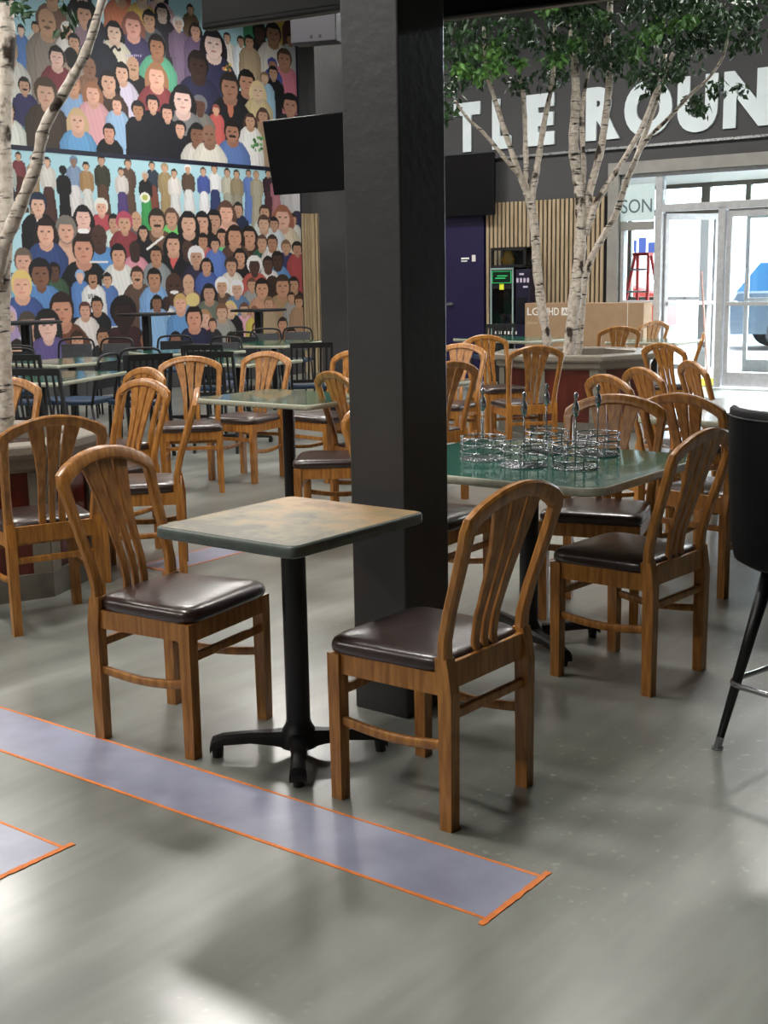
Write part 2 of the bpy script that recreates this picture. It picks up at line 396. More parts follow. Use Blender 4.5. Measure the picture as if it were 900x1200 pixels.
T6, _ = corner_table('cafe_table', (.30, 8.15), 'green table hidden behind the pillar with only its corner showing', .9, .55, r=.04)
corner_table('cafe_table', (-2.36, 9.02), 'green table behind the large black slat-back chair at left', .92, 1.15, yaw=R(15), r=.03)
corner_table('cafe_table', (-2.86, 11.02), 'green table second row back at far left with pale edge', .8, .95, r=.03)
corner_table('cafe_table', (-2.25, 12.35), 'green table third row back in front of the mural', .8, 1.0, yaw=R(60), r=.03)
corner_table('cafe_table', (-1.15, 10.65), 'green table with pale edge directly behind the farther oak chair', .9, .75, r=.03)
corner_table('cafe_table', (-1.05, 13.6), 'green table in back row left of the distant column', .8, 1.2, yaw=R(20), r=.03)
corner_table('cafe_table', (1.6, 13.6), 'green table with white edge before the purple door', 1.2, .75, yaw=R(50), r=.03)
corner_table('cafe_table', (3.0, 12.75), 'pale-looking table in front of the large cardboard box', .8, .8, r=.03)
def hightop(x, y, lab):
    root = empty('bar_table', (x, y, 0), -TH, lab, 'bar table', 'tall black bar tables')
    bm = B(); lathe(bm, [(.36, 1.04), (.38, 1.045), (.38, 1.065), (.37, 1.07)], seg=32); obj('table_top', bm, BLACKSAT, root, angle=40)
    bm = B(); cyl(bm, 0, 0, .04, 1.04, .06, seg=16); obj('pole', bm, BLACKM, root, angle=40)
    bm = B(); lathe(bm, [(.27, 0), (.27, .015), (.08, .04), (.05, .06)]); obj('base', bm, BLACKM, root, angle=40)
hightop(-3.75, 13.25, 'tall black bar table at far left against the mural')
hightop(-2.95, 15.8, 'tall black bar table in the middle before the mural')
hightop(-1.64, 16.9, 'tall black bar table at right end of the mural')

# ------------------------------------------------------------------ wire caddies on T2
def make_caddy():
    root = empty('condiment_caddy'); bm = B(); r = .088
    for z in (.004, .032, .062, .088):
        tube(bm, [(r * math.cos(2 * PI * k / 28), r * math.sin(2 * PI * k / 28), z) for k in range(28)], .0028, 6, closed=True)
    for k in range(8):
        a = 2 * PI * k / 8; tube(bm, [(r * math.cos(a), r * math.sin(a), 0.002), (r * math.cos(a), r * math.sin(a), .09)], .0026, 6)
    obj('wire_basket', bm, CHROME, root, smooth=True)
    bm = B()
    for k in range(-4, 5):
        x = k * .019; h = math.sqrt(max(r * r - x * x, 0)); tube(bm, [(x, -h, .004), (x, h, .004)], .002, 6)
    obj('wire_floor', bm, CHROME, root, smooth=True)
    bm = B()
    for z in (.04, .075): tube(bm, [(-r, 0, z), (0, .0, z + .012), (r, 0, z)], .0024, 6)
    tube(bm, [(0, -r, .06), (0, r, .06)], .0024, 6)
    obj('divider', bm, CHROME, root, smooth=True)
    bm = B(); tube(bm, [(0, 0, .004), (0, 0, .215)], .003, 6); obj('rod', bm, CHROME, root, smooth=True)
    bm = B(); lathe(bm, [(.001, .185), (.009, .195), (.014, .212), (.012, .232), (.004, .25), (.006, .257), (.009, .266), (.006, .276), (.001, .28)], seg=14)
    obj('rod_finial', bm, CHROME, root, smooth=True)
    return root
cad = make_caddy()
for i, (px, py, rz, lab) in enumerate([(566, 538, .4, 'leftmost wire caddy on the green table'), (614, 546, 1.3, 'wire caddy second from left on the green table'),
        (674, 548, .2, 'front wire caddy nearest the table edge'), (640, 530, 2.2, 'wire caddy at the back middle of the cluster'), (700, 533, .9, 'rightmost wire caddy in the cluster on green table')]):
    p = at(px, py, .745); place(cad, i > 0, (p.x, p.y, .745), rz, 'chrome ' + lab, 'caddy', 'chrome wire condiment caddies on the green table')

# ------------------------------------------------------------------ bar stool
def make_stool(x, y, rz):
    root = empty('bar_stool', (x, y, 0), rz, 'black upholstered bucket bar stool with chrome foot ring at right edge', 'bar stool')
    n = 48; loops = []
    # local: back at +y? the tall shell wraps round -y side; opening faces +y
    def H(a):   # a=0 at back
        c = (1 + math.cos(a)) / 2
        return .72 + .345 * min(1, (c * 1.25)) ** .8
    prof = [(.12, .0, 0), (.20, .005, 0), (.228, .04, 0), (.240, .15, .25), (.248, .6, .6), (.251, .9, .9), (.248, .98, 1), (.238, 1.0, 1), (.226, .99, 1), (.218, .9, .9), (.205, .4, .45), (.19, .15, .3)]
    for rr, tz, w in prof:
        L = []
        for k in range(n):
            a = 2 * PI * k / n
            top = H(a); z = .585 + (top - .585) * tz
            L.append((rr * 1.04 * math.sin(a), -rr * (1.0 + .08 * tz) * math.cos(a), z))
        loops.append(L)
    bm = B(); loft(bm, loops, cap=False); bm.faces.new([v for v in bm.verts][:n])
    obj('shell', bm, mat('black_leatherette', '05070c', rough=.5, spec=.2, noise=.2, nscale=8, bump=.08, bscale=120), root, smooth=True)
    bm = B(); tube(bm, [(.2615 * math.sin(2 * PI * k / n), -.2515 * 1.078 * math.cos(2 * PI * k / n), H(2 * PI * k / n) - .028) for k in range(n)], .004, 6, closed=True)
    obj('piping', bm, BLACKSAT, root, smooth=True)
    bm = B(); lathe(bm, [(.17, .60), (.178, .63), (.178, .67), (.165, .69), (.1, .70), (.01, .702)], seg=36); obj('seat', bm, BLACKSAT, root, smooth=True)
    for k in range(4):
        a = PI / 4 + k * PI / 2; c, s = math.cos(a), math.sin(a)
        bm = B(); tube(bm, [(c * .125, s * .125, .60), (c * .26, s * .26, .035)], [.023, .0115], 16)
        l = obj('leg', bm, BLACKM, root, smooth=True)
        bm = B(); tube(bm, [(c * .2585, s * .2585, .041), (c * .267, s * .267, .006)], [.0125, .012], 12); cyl(bm, c * .267, s * .267, 0, .007, .018, seg=16)
        obj('foot_cap', bm, CHROME, l, smooth=False)
    bm = B(); q = .178; pts = []
    for cx, cy, a0 in ((q - .06, q - .06, 0), (-q + .06, q - .06, 90), (-q + .06, -q + .06, 180), (q - .06, -q + .06, 270)):
        for k in range(6): pts.append((cx + .06 * math.cos(R(a0 + 18 * k)), cy + .06 * math.sin(R(a0 + 18 * k)), .215))
    tube(bm, pts, .009, 12, closed=True); obj('foot_ring', bm, CHROME, root, smooth=True)
ft = at(839, 878)
make_stool(ft.x + .27, ft.y - .03, R(-52))

# ------------------------------------------------------------------ black chairs
def make_slat_chair():
    root = empty('slat_back_chair')
    for s in (-1, 1):
        bm = B(); loft(bm, [[(s * .19 + a * .011, y + b * .014, z) for a, b in ((-1, -1), (1, -1), (1, 1), (-1, 1))] for z, y in ((0, -.04), (.44, 0), (.87, -.075))])
        obj('leg', bm, BLACKSAT, root)
        bm = B(); loft(bm, [[(s * .19 + a * .011, y + b * .011, z) for a, b in ((-1, -1), (1, -1), (1, 1), (-1, 1))] for z, y in ((0, .40), (.43, .37))])
        obj('leg', bm, BLACKSAT, root)
    def yy(z): return -.075 * (z - .44) / .43
    bm = B(); loft(bm, [[(-.19, yy(.82) - .01, .82), (.19, yy(.82) - .01, .82), (.19, yy(.82) + .01, .82), (-.19, yy(.82) + .01, .82)], [(-.19, yy(.87) - .01, .87), (.19, yy(.87) - .01, .87), (.19, yy(.87) + .01, .87), (-.19, yy(.87) + .01, .87)]])
    obj('back_rail', bm, BLACKSAT, root)
    bm = B(); box(bm, -.19, .19, -.01, .01, .49, .52); obj('back_rail', bm, BLACKSAT, root)
    for k in range(6):
        x = -.14 + .056 * k; bm = B(); loft(bm, [[(x - .009, yy(z) - .004, z), (x + .009, yy(z) - .004, z), (x + .009, yy(z) + .004, z), (x - .009, yy(z) + .004, z)] for z in (.51, .825)])
        obj('slat', bm, BLACKSAT, root)
    bm = B(); box(bm, -.2, .2, -.005, .40, .43, .475); obj('seat', bm, NAVY, root, bevel=.014)
    return root
sc = make_slat_chair()
SL = [(-2.42, 8.80, -14, 'large black slat-back chair behind the left planter, nearest of the black chairs'), (-3.05, 10.6, -12, 'black slat-back chair at left frame edge behind another slat-back chair'),
      (-1.42, 10.55, -10, 'black slat-back chair between the two farther oak chairs'), (-1.66, 11.7, -8, 'black slat-back chair set just behind a matching one in the middle'),
      (-.66, 11.75, 8, 'black slat-back chair beside the distant grey column'), (-1.95, 10.35, 35, 'black slat-back chair with navy seat right of the green tables'),
      (1.46, 15.5, 20, 'black slat-back chair in front of the game machine')]
for i, (x, y, a, lab) in enumerate(SL):
    place(sc, i > 0, (x, y, 0), R(a), lab, 'chair', 'black slat back chairs')
def make_hoop_chair():
    root = empty('metal_chair')
    bm = B(); hoop = smooth_path([(-.2, 0, .43), (-.2, -.04, .62), (-.19, -.07, .77), (-.15, -.08, .835), (0, -.085, .85), (.15, -.08, .835), (.19, -.07, .77), (.2, -.04, .62), (.2, 0, .43)], 4)
    tube(bm, hoop, .012, 8); obj('back_frame', bm, BLACKSAT, root, smooth=True)
    bm = B(); loft(bm, [[(-.165, y - .012, z), (.165, y - .012, z), (.165, y + .014, z), (-.165, y + .014, z)] for z, y in ((.56, -.025), (.68, -.052), (.79, -.073))]); obj('back_pad', bm, mat('charcoal_vinyl', '2b2c30', rough=.5, noise=.15), root, bevel=.008)
    bm = B(); box(bm, -.205, .205, 0, .4, .425, .47); obj('seat', bm, NAVY, root, bevel=.015)
    for s in (-1, 1):
        for y0, y1 in ((.01, -.05), (.37, .41)):
            bm = B(); tube(bm, [(s * .19, y0, .43), (s * .21, y1, 0)], .011, 8); obj('leg', bm, BLACKSAT, root, smooth=True)
    return root
hc = make_hoop_chair()
HL = [(-3.70, 12.6, 15, 'far left, in front of the tall table'), (-3.38, 13.85, -170, 'second from left below the mural'), (-2.94, 13.8, 170, 'third from left below the mural'),
      (-2.27, 11.7, 20, 'just right of the left green tables'), (-3.5, 11.9, 200, 'at left frame edge beyond the slat chairs'), (-1.72, 13.6, 160, 'directly below the man painted in navy'),
      (-1.62, 15.0, -20, 'left of the right-hand tall table'), (-1.45, 15.7, 180, 'behind the right-hand tall table pole'), (-1.08, 16.0, 170, 'by the wood slats at right end of mural'),
      (-2.36, 14.3, 10, 'under the middle tall table'), (-1.72, 12.15, -30, 'near the middle of the room beyond a green table'), (-2.42, 10.75, 75, 'with navy seat showing right of the left planter chairs')]
for i, (x, y, a, lab) in enumerate(HL):
    place(hc, i > 0, (x, y, 0), R(a), 'black hoop-back metal chair ' + lab, 'chair', 'black hoop back metal chairs')

# ------------------------------------------------------------------ octagonal planters
def octo(r, a0): return [(r * math.sin(a0 + k * PI / 4), r * math.cos(a0 + k * PI / 4)) for k in range(8)][::-1]
def planter(x, y, lab, k0=1.0, zt=.73):
    a0 = R(127.34)
    def octo(r, a): return [(k0 * r * math.sin(a + k * PI / 4), k0 * r * math.cos(a + k * PI / 4)) for k in range(8)][::-1]
    root = empty('tree_planter', (x, y, 0), 0, lab, 'planter')
    bm = B(); prism(bm, octo(.855, a0), 0, .12); obj('plinth', bm, KICK, root, bevel=.003)
    bm = B(); prism(bm, octo(.825, a0), .12, .60); obj('panel', bm, REDWD, root)
    ps = octo(.838, a0)
    for k in range(8):
        p = Vector((*ps[k], 0)); 
        for j in (-1, 1):
            q = Vector((*ps[(k + j) % 8], 0)); d = (q - p).normalized(); nrm = Vector((p.x + q.x, p.y + q.y, 0)).normalized()
            if j == 1:
                bm = B(); L = []
                for a, b in ((0, -.02), (0, .008), (.08, .008), (.08, -.02)): L.append((p + d * a + nrm * b))
                loft(bm, [[(v.x, v.y, z) for v in L] for z in (.12, .60)]); obj('pilaster', bm, PILAS, root); bm = B()
                L = []
                q0 = Vector((*ps[(k + 1) % 8], 0))
                for a, b in ((0, -.02), (0, .008), (-.08, .008), (-.08, -.02)): L.append((q0 + d * a + nrm * b))
                loft(bm, [[(v.x, v.y, z) for v in L] for z in (.12, .60)])
                obj('pilaster', bm, PILAS, root)
    bm = B(); rings = [(.84, .60), (.88, .62), (.88, .665), (.925, .675), (.935, .69), (.935, .722), (.925, zt), (.70, zt), (.69, zt - .01), (.69, .60)]
    loft(bm, [[(px, py, z) for px, py in octo(r, a0)] for r, z in rings], cap=False); obj('ledge', bm, LEDGE, root)
    bm = B(); prism(bm, octo(.70, a0), .60, .655); obj('soil', bm, SOIL, root)
    return root
planter(-2.06, 6.06, 'octagonal planter with red-brown panels and taupe ledge at left edge', .735)
planter(1.86, 11.93, 'octagonal planter with red-brown panels holding the birch trees at right', .88)

# ------------------------------------------------------------------ birch trees
def birch_mat():
    m = bpy.data.materials.new('birch_bark'); m.use_nodes = True; nt = m.node_tree; b = nt.nodes['Principled BSDF']
    tc = nt.nodes.new('ShaderNodeTexCoord')
    def n(scale, st, det=4):
        mp = nt.nodes.new('ShaderNodeMapping'); mp.inputs['Scale'].default_value = st; nt.links.new(tc.outputs['Object'], mp.inputs['Vector'])
        k = nt.nodes.new('ShaderNodeTexNoise'); k.inputs['Scale'].default_value = scale; k.inputs['Detail'].default_value = det; nt.links.new(mp.outputs['Vector'], k.inputs['Vector']); return k
    a = n(9, (1, 1, 5)); c = n(7, (1, 1, .7)); d = n(30, (1, 1, 1))
    rp = nt.nodes.new('ShaderNodeValToRGB'); e = rp.color_ramp.elements
    e[0].position = .33; e[0].color = (*srgb('2e2621'), 1); e[1].position = .43; e[1].color = (*srgb('d8cfc3'), 1)
    nt.links.new(a.outputs['Fac'], rp.inputs['Fac'])
    r2 = nt.nodes.new('ShaderNodeValToRGB'); e = r2.color_ramp.elements
    e[0].position = .34; e[0].color = (*srgb('4a3f37'), 1); e[1].position = .40; e[1].color = (1, 1, 1, 1); nt.links.new(c.outputs['Fac'], r2.inputs['Fac'])
    r3 = nt.nodes.new('ShaderNodeValToRGB'); e = r3.color_ramp.elements
    e[0].position = .3; e[0].color = (*srgb('c3b7aa'), 1); e[1].position = .6; e[1].color = (1, 1, 1, 1); nt.links.new(d.outputs['Fac'], r3.inputs['Fac'])
    m1 = nt.nodes.new('ShaderNodeMixRGB'); m1.blend_type = 'MULTIPLY'; m1.inputs[0].default_value = 1
    m2 = nt.nodes.new('ShaderNodeMixRGB'); m2.blend_type = 'MULTIPLY'; m2.inputs[0].default_value = .8
    nt.links.new(rp.outputs['Color'], m1.inputs[1]); nt.links.new(r2.outputs['Color'], m1.inputs[2]); nt.links.new(m1.outputs[0], m2.inputs[1]); nt.links.new(r3.outputs['Color'], m2.inputs[2])
    nt.links.new(m2.outputs[0], b.inputs['Base Color']); b.inputs['Roughness'].default_value = .75
    bp = nt.nodes.new('ShaderNodeBump'); bp.inputs['Strength'].default_value = .4; bp.inputs['Distance'].default_value = .01
    nt.links.new(a.outputs['Fac'], bp.inputs['Height']); nt.links.new(bp.outputs['Normal'], b.inputs['Normal'])
    return m
BIRCH = birch_mat()
LEAF = mat('green_leaf', '16301a', rough=.5, color2='36592f', nscale=5, ramp=(.35, .7)); 
LEAF2 = mat('bright_green_leaf', '34602a', rough=.45, color2='6c9a4c', nscale=6, ramp=(.35, .7))
def branch(bm, px, Y0, Y1, r0, r1, base=None):
    n = len(px); pts = [atY(x, y, Y0 + (Y1 - Y0) * i / (n - 1)) for i, (x, y) in enumerate(px)]
    if base is not None: pts[0] = Vector(base)
    pts = smooth_path(pts, 5); m = len(pts)
    rs = [(r0 + (r1 - r0) * i / (m - 1)) * (1 + .10 * math.sin(i * 2.3 + px[0][0]) + .05 * math.sin(i * 5.1)) for i in range(m)]
    tube(bm, pts, rs, 10)
def leaves(name, clusters, parent, per=46, lmat=LEAF, size=.055):
    V, Fc = [], []
    for c, rad, cnt in clusters:
        for _ in range(int(per * cnt)):
            d = rng.normal(size=3); d /= np.linalg.norm(d); rr = rad * rng.rand() ** .5
            p = np.array(c) + d * rr * np.array([1, 1, .75])
            ax = rng.normal(size=3) * .6 + np.array([0, 0, -.7]); ax /= np.linalg.norm(ax)
            sd = np.cross(ax, rng.normal(size=3)); sd /= np.linalg.norm(sd); nm = np.cross(ax, sd)
            L = size * (.75 + .6 * rng.rand()); w = L * .27; i = len(V)
            V += [p, p + ax * L * .45 + sd * w + nm * w * .25, p + ax * L, p + ax * L * .45 - sd * w + nm * w * .25]
            Fc += [(i, i + 1, i + 2), (i, i + 2, i + 3)]
    me = bpy.data.meshes.new(name); me.from_pydata([tuple(v) for v in V], [], Fc); me.update()
    o = obj(name, me, lmat, parent); return o
def tree(lab, base, wood, clus, clus2=None, size=.07, per=62):
    root = empty('birch_tree', base, 0, lab, 'tree', None)
    inv = Vector(base)
    for k, (nm, px, Y0, Y1, r0, r1) in enumerate(wood):
        bm = B(); branch(bm, px, Y0, Y1, r0, r1)
        for v in bm.verts: v.co -= inv
        obj(nm, bm, BIRCH, root, smooth=True)
    for cl, mt in ((clus, LEAF), (clus2, LEAF2)):
        if cl: leaves('foliage', [((c - inv), r, n) for c, r, n in cl], root, lmat=mt, size=size, per=per)
YT = 12.05
def cl(spec, Y, spread=.45):
    out = []
    for x, y, r, n in spec:
        out.append((atY(x, y, Y + random.uniform(-spread, spread)), r, n))
    return out
def fill(poly_fn, n, x0, x1, Y, rad=(.13, .22), spread=.6):
    out = []
    while len(out) < n:
        x = random.uniform(x0, x1); y = random.uniform(-60, 190)
        if y < poly_fn(x): out.append((atY(x, y, Y + random.uniform(-spread, spread)), random.uniform(*rad), 1))
    return out
def lerpf(K):
    def f(x):
        for (a, ya), (b, y2) in zip(K, K[1:]):
            if a <= x <= b: return ya + (y2 - ya) * (x - a) / (b - a)
        return K[0][1] if x < K[0][0] else K[-1][1]
    return f
low1 = lerpf([(500, 170), (545, 165), (560, 115), (585, 100), (610, 112), (640, 105), (665, 95), (690, 110), (720, 95)])
low2 = lerpf([(690, 70), (720, 75), (740, 95), (780, 90), (800, 80), (830, 55), (860, 60), (880, 45), (930, 40)])
b1 = at(641, 417, .655); b1 = Vector((1.62, 12.05, .64)); 
tree('left birch tree of the right planter with pale bark and leaning fork', (b1.x, b1.y, .64),
     [('trunk', [(643, 425), (641, 398), (634, 355), (629, 311), (627, 275), (623, 245), (618, 225)], b1.y, b1.y, .046, .042),
      ('branch', [(618, 228), (604, 191), (585, 133), (570, 80), (567, 30)], b1.y, b1.y - .3, .035, .014),
      ('branch', [(618, 228), (616, 178), (613, 111), (600, 60)], b1.y, b1.y + .3, .03, .014),
      ('branch', [(622, 238), (630, 191), (638, 142), (648, 89), (650, 30)], b1.y, b1.y + .1, .036, .016),
      ('branch', [(606, 203), (589, 182), (566, 155), (549, 140), (533, 118)], b1.y - .1, b1.y - .5, .024, .010)],
     fill(low1, 46, 505, 700, YT), fill(lerpf([(500, 170), (545, 160), (560, 110), (700, 80)]), 11, 525, 690, YT - .5, (.07, .12), .3))
b2 = Vector((1.80, 11.95, .64))
tree('middle birch tree of the right planter with thickest trunk and several uprights', (b2.x, b2.y, .64),
     [('trunk', [(665, 430), (667, 410), (675, 340), (680, 289), (681, 249), (678, 213)], b2.y, b2.y, .064, .05),
      ('branch', [(678, 215), (672, 169), (675, 107), (671, 44), (673, -10)], b2.y, b2.y, .052, .03),
      ('branch', [(680, 230), (684, 200), (682, 133), (690, 80)], b2.y, b2.y + .3, .032, .016),
      ('branch', [(684, 262), (691, 225), (705, 169), (714, 95), (712, 50), (716, -5)], b2.y, b2.y + .1, .042, .026),
      ('branch', [(686, 275), (698, 240), (715, 212), (749, 156), (769, 107), (789, 62)], b2.y, b2.y - .2, .034, .018)],
     fill(lerpf([(640, 90), (690, 110), (720, 90), (820, 75)]), 30, 640, 800, YT), fill(lerpf([(640, 70), (800, 70)]), 5, 640, 800, YT - .5, (.07, .12), .3))
b3 = Vector((1.92, 12.2, .64))
tree('right birch tree of the right planter with slim trunk leaning to the right', (b3.x, b3.y, .64),
     [('trunk', [(676, 428), (679, 400), (684, 340), (691, 307), (708, 275), (722, 250), (735, 209)], b3.y, b3.y, .034, .032),
      ('branch', [(735, 210), (748, 180), (762, 140), (775, 100), (780, 60)], b3.y, b3.y + .1, .03, .016),
      ('branch', [(738, 200), (758, 164), (784, 138), (812, 108), (829, 93), (847, 67), (856, 30)], b3.y, b3.y - .3, .022, .010),
      ('branch', [(738, 205), (757, 150), (768, 118), (790, 80)], b3.y, b3.y + .4, .022, .012)],
     fill(low2, 44, 730, 930, YT) + cl([(815, 118, .13, 1), (822, 128, .1, .7), (840, 100, .12, .8), (868, 105, .08, .4), (765, 95, .16, 1.3), (750, 85, .16, 1.2), (790, 75, .18, 1.5), (820, 45, .2, 1.5), (760, 40, .2, 1.5), (865, 50, .15, 1)], YT, .3),
     fill(low2, 9, 735, 930, YT - .5, (.07, .12), .3))
b0 = Vector((-1.94, 6.15, .64))
tree('birch tree at left frame edge with a branch slanting over the mural', (b0.x, b0.y, .64),
     [('trunk', [(6, 520), (6, 470), (3, 400), (3, 330), (7, 250), (4, 150), (9, 60), (6, -40), (10, -160)], b0.y, b0.y, .042, .034),
      ('branch', [(-4, 330), (4, 290), (22, 245), (42, 196), (52, 150), (77, 105), (101, 60), (120, 0), (135, -60)], b0.y - .05, b0.y - .5, .036, .016)],
     cl([(20, 4, .06, .35), (35, 14, .04, .22), (15, -20, .12, 1), (78, 10, .05, .3), (85, 24, .035, .16), (74, 34, .03, .1), (130, -30, .12, 1)], b0.y - .3, .1), None, size=.05, per=40)

# ------------------------------------------------------------------ room shell (room frame)
def struct(name, bm, m, **k): return tag(obj(name, bm, m, room=True, **k), kind='structure')
bm = B(); box(bm, 0, 20, -21, 0, -.06, 0); struct('floor', bm, FLOOR)
bm = B(); box(bm, -.2, 20.2, -21.2, .2, 5.75, 5.9); struct('ceiling', bm, mat('ceiling_black', '18181a', rough=.9, noise=.1, nscale=2))
bm = B(); box(bm, -.2, 0, -21, .2, 0, 5.75); struct('wall_left', bm, WALLDK)
LIGHTWALL = mat('pale_wall_paint', '5a5956', rough=.85, noise=.04, nscale=2)
bm = B(); box(bm, 20, 20.2, -21, .2, 0, 5.75); struct('wall_right', bm, LIGHTWALL)
bm = B(); box(bm, -.2, 20.2, -21.2, -21, 0, 5.75); struct('wall_front', bm, LIGHTWALL)
XJ = 5.28; XE = 12.6
bm = B()
box(bm, 0, XJ - .03, 0, .2, 0, 5.75); box(bm, XJ - .03, XE, 0, .2, 2.72, 4.75); box(bm, XJ - .03, 7.6, 0, .2, 4.75, 5.75); box(bm, 11.6, XE, 0, .2, 4.75, 5.75); box(bm, XE, 20, 0, .2, 0, 5.75); box(bm, 7.6, 11.6, 0, .2, 5.6, 5.75)
struct('wall_back', bm, WALLDK)
bm = B(); box(bm, 0, XE, -.05, 0, 3.03, 3.06); struct('trim_1', bm, STEELG)
bm = B(); box(bm, XJ - .17, XE, -.04, .02, 2.71, 2.86); box(bm, XJ - .17, XJ - .02, -.04, .02, 0, 2.71); struct('trim_2', bm, mat('taupe_metal_casing', '8f8d88', rough=.5, noise=.08, nscale=6))
# slats on entrance wall and by the corner
def slats(name, x0, x1, z0, z1, lab):
    bm = B(); box(bm, x0, x1, -.012, 0, z0, z1); n = int((x1 - x0) / .066)
    o = tag(obj(name, bm, FELT, room=True), kind='structure')
    bm = B()
    for k in range(n):
        x = x0 + .02 + k * .066; box(bm, x, x + .04, -.035, -.012, z0, z1)
    s = obj('slats', bm, SLAT, o); return o
slats('trim_3', 3.21, 5.10, 0, 2.45, '')
slats('trim_4', .01, 2.0, 0, 2.45, '')
bm = B(); box(bm, 0, .012, -.28, -.012, 0, 2.45); tr = struct('trim_5', bm, FELT)
bm = B()
for k in range(4): box(bm, .012, .035, -.27 + k * .068, -.232 + k * .068, 0, 2.45)
obj('slats', bm, SLAT, tr)
# purple door
bm = B(); box(bm, 2.0, 3.2, -.05, 0, 0, 2.22); d1 = struct('door_1', bm, PURPLE)
bm = B(); box(bm, 1.95, 2.0, -.08, 0, 0, 2.28); box(bm, 2.0, 3.2, -.08, 0, 2.22, 2.28); obj('door_frame', bm, PURPLE, d1)
x0, z0 = on_door_wall(543, 303); x1, z1 = on_door_wall(552, 303)
bm = B(); box(bm, x0, x1, -.056, -.05, z0 - .012, z0 + .012); box(bm, x0, x0 + .1, -.056, -.05, z0 - .045, z0 - .028); box(bm, x1 + .05, x1 + .11, -.056, -.05, z0 - .045, z0 + .045); obj('door_sign', bm, WHITE, d1)
hx, hz = on_door_wall(531, 356); bm = B(); box(bm, hx - .05, hx + .05, -.1, -.05, hz - .02, hz + .02); obj('door_handle', bm, CHROME, d1, bevel=.01)

# wall lettering
def text_mesh(body, ext=.02, off=.0):
    cu = bpy.data.curves.new('txt', 'FONT'); cu.body = body; cu.extrude = ext; cu.offset = off; cu.resolution_u = 6
    o = bpy.data.objects.new('txt', cu); COL.objects.link(o); dg = bpy.context.evaluated_depsgraph_get()
    me = bpy.data.meshes.new_from_object(o.evaluated_get(dg)); bpy.data.objects.remove(o); return me
def fit_text(body, x0, x1, z0, z1, y, off=.0, ext=.02, depth=.02):
    me = text_mesh(body, ext, off); n = len(me.vertices); co = np.zeros(n * 3); me.vertices.foreach_get('co', co); co = co.reshape(-1, 3)
    mn, mx = co.min(0), co.max(0); o2 = np.zeros_like(co)
    o2[:, 0] = x0 + (co[:, 0] - mn[0]) / (mx[0] - mn[0]) * (x1 - x0)
    o2[:, 2] = z0 + (co[:, 1] - mn[1]) / (mx[1] - mn[1]) * (z1 - z0)
    o2[:, 1] = y - (co[:, 2] - mn[2]) / max(mx[2] - mn[2], 1e-6) * depth
    me.vertices.foreach_set('co', o2.ravel()); me.update(); return me
LET = mat('white_sign_letters', 'dbe6ea', rough=.55, noise=.03, nscale=4)
wl = empty('wall_lettering', (0, 0, 0), 0, 'large pale letters TLE ROUN on the dark wall band behind the trees', 'lettering')
wl.matrix_world = RM @ Matrix.Translation((4.8, 0, 3.17))
for ch, a, b_ in (('T', 533, 564), ('L', 578, 600), ('E', 618, 651), ('R', 688, 728), ('O', 733, 789), ('U', 795, 842), ('N', 849, 903)):
    xa = on_door_wall(a, 120)[0]; xb = on_door_wall(b_, 120)[0]
    me = fit_text(ch, xa, xb, 3.165 if ch not in 'OU' else 3.155, 3.83 if ch not in 'O' else 3.84, -.002, off=.06, depth=.03)
    me.transform(Matrix.Translation((-4.8, 0, -3.17)))
    obj('letter', me, LET, wl)

# ------------------------------------------------------------------ entrance glazing
ent = []
def frame_set(name, bars, y0, y1, panes, kind='structure', m=None):
    bm = B()
    for x0, x1, z0, z1 in bars: box(bm, x0, x1, y0, y1, z0, z1)
    o = tag(obj(name, bm, m or ALU, room=True, bevel=.004, seg=1), kind=kind)
    yc = (y0 + y1) / 2
    for x0, x1, z0, z1 in panes:
        bm = B(); box(bm, x0, x1, yc - .004, yc + .004, z0, z1); obj('pane', bm, GLASS, o)
    return o
P1, P1b, P2, P2b = 5.75, 5.84, 6.60, 6.69
frame_set('window_1', [(XJ - .02, XJ + .03, 0, 2.71), (XJ + .03, P1, 0, .12), (XJ + .03, P1, 2.66, 2.71), (XJ + .03, P1, 1.04, 1.10)], .04, .14, [(XJ + .03, P1, .12, 1.04), (XJ + .03, P1, 1.10, 2.66)])
frame_set('trim_6', [(P1, P1b, 0, 2.71), (P2, P2b, 0, 2.25), (P1b, XE, 2.22, 2.31), (P1b, XE, 2.66, 2.71), (7.75, 7.85, 0, 2.7)], .03, .15, [(P1b, 7.75, 2.31, 2.66), (7.85, XE, 2.31, 2.66)])
# open door leaf swung outwards, hinged at P1b
def leaf(name, hinge_x, hinge_y, ang, w, lab=None, flip=1, h=2.2):
    M = Matrix.Translation((hinge_x, hinge_y, 0)) @ Matrix.Rotation(ang, 4, 'Z')
    o = empty(name); o.matrix_world = RM @ M; tag(o, kind='structure')
    bm = B(); 
    for x0, x1, z0, z1 in ((0, .06, .02, h), (w - .06, w, .02, h), (.06, w - .06, .02, .2), (.06, w - .06, h - .08, h), ): box(bm, x0, x1, -.022, .022, z0, z1)
    obj('door_frame', bm, ALU, o, bevel=.004, seg=1)
    bm = B(); box(bm, .06, w - .06, -.004, .004, .2, h - .08); obj('pane', bm, GLASS, o)
    bm = B(); box(bm, .03, w - .03, -.06, -.03, 1.03, 1.08); obj('push_bar', bm, ALU, o, bevel=.006)
    return o
leaf('door_2', P1b + .01, .12, R(62), .86)
leaf('door_3', P2b + .01, .09, R(0), 1.04)
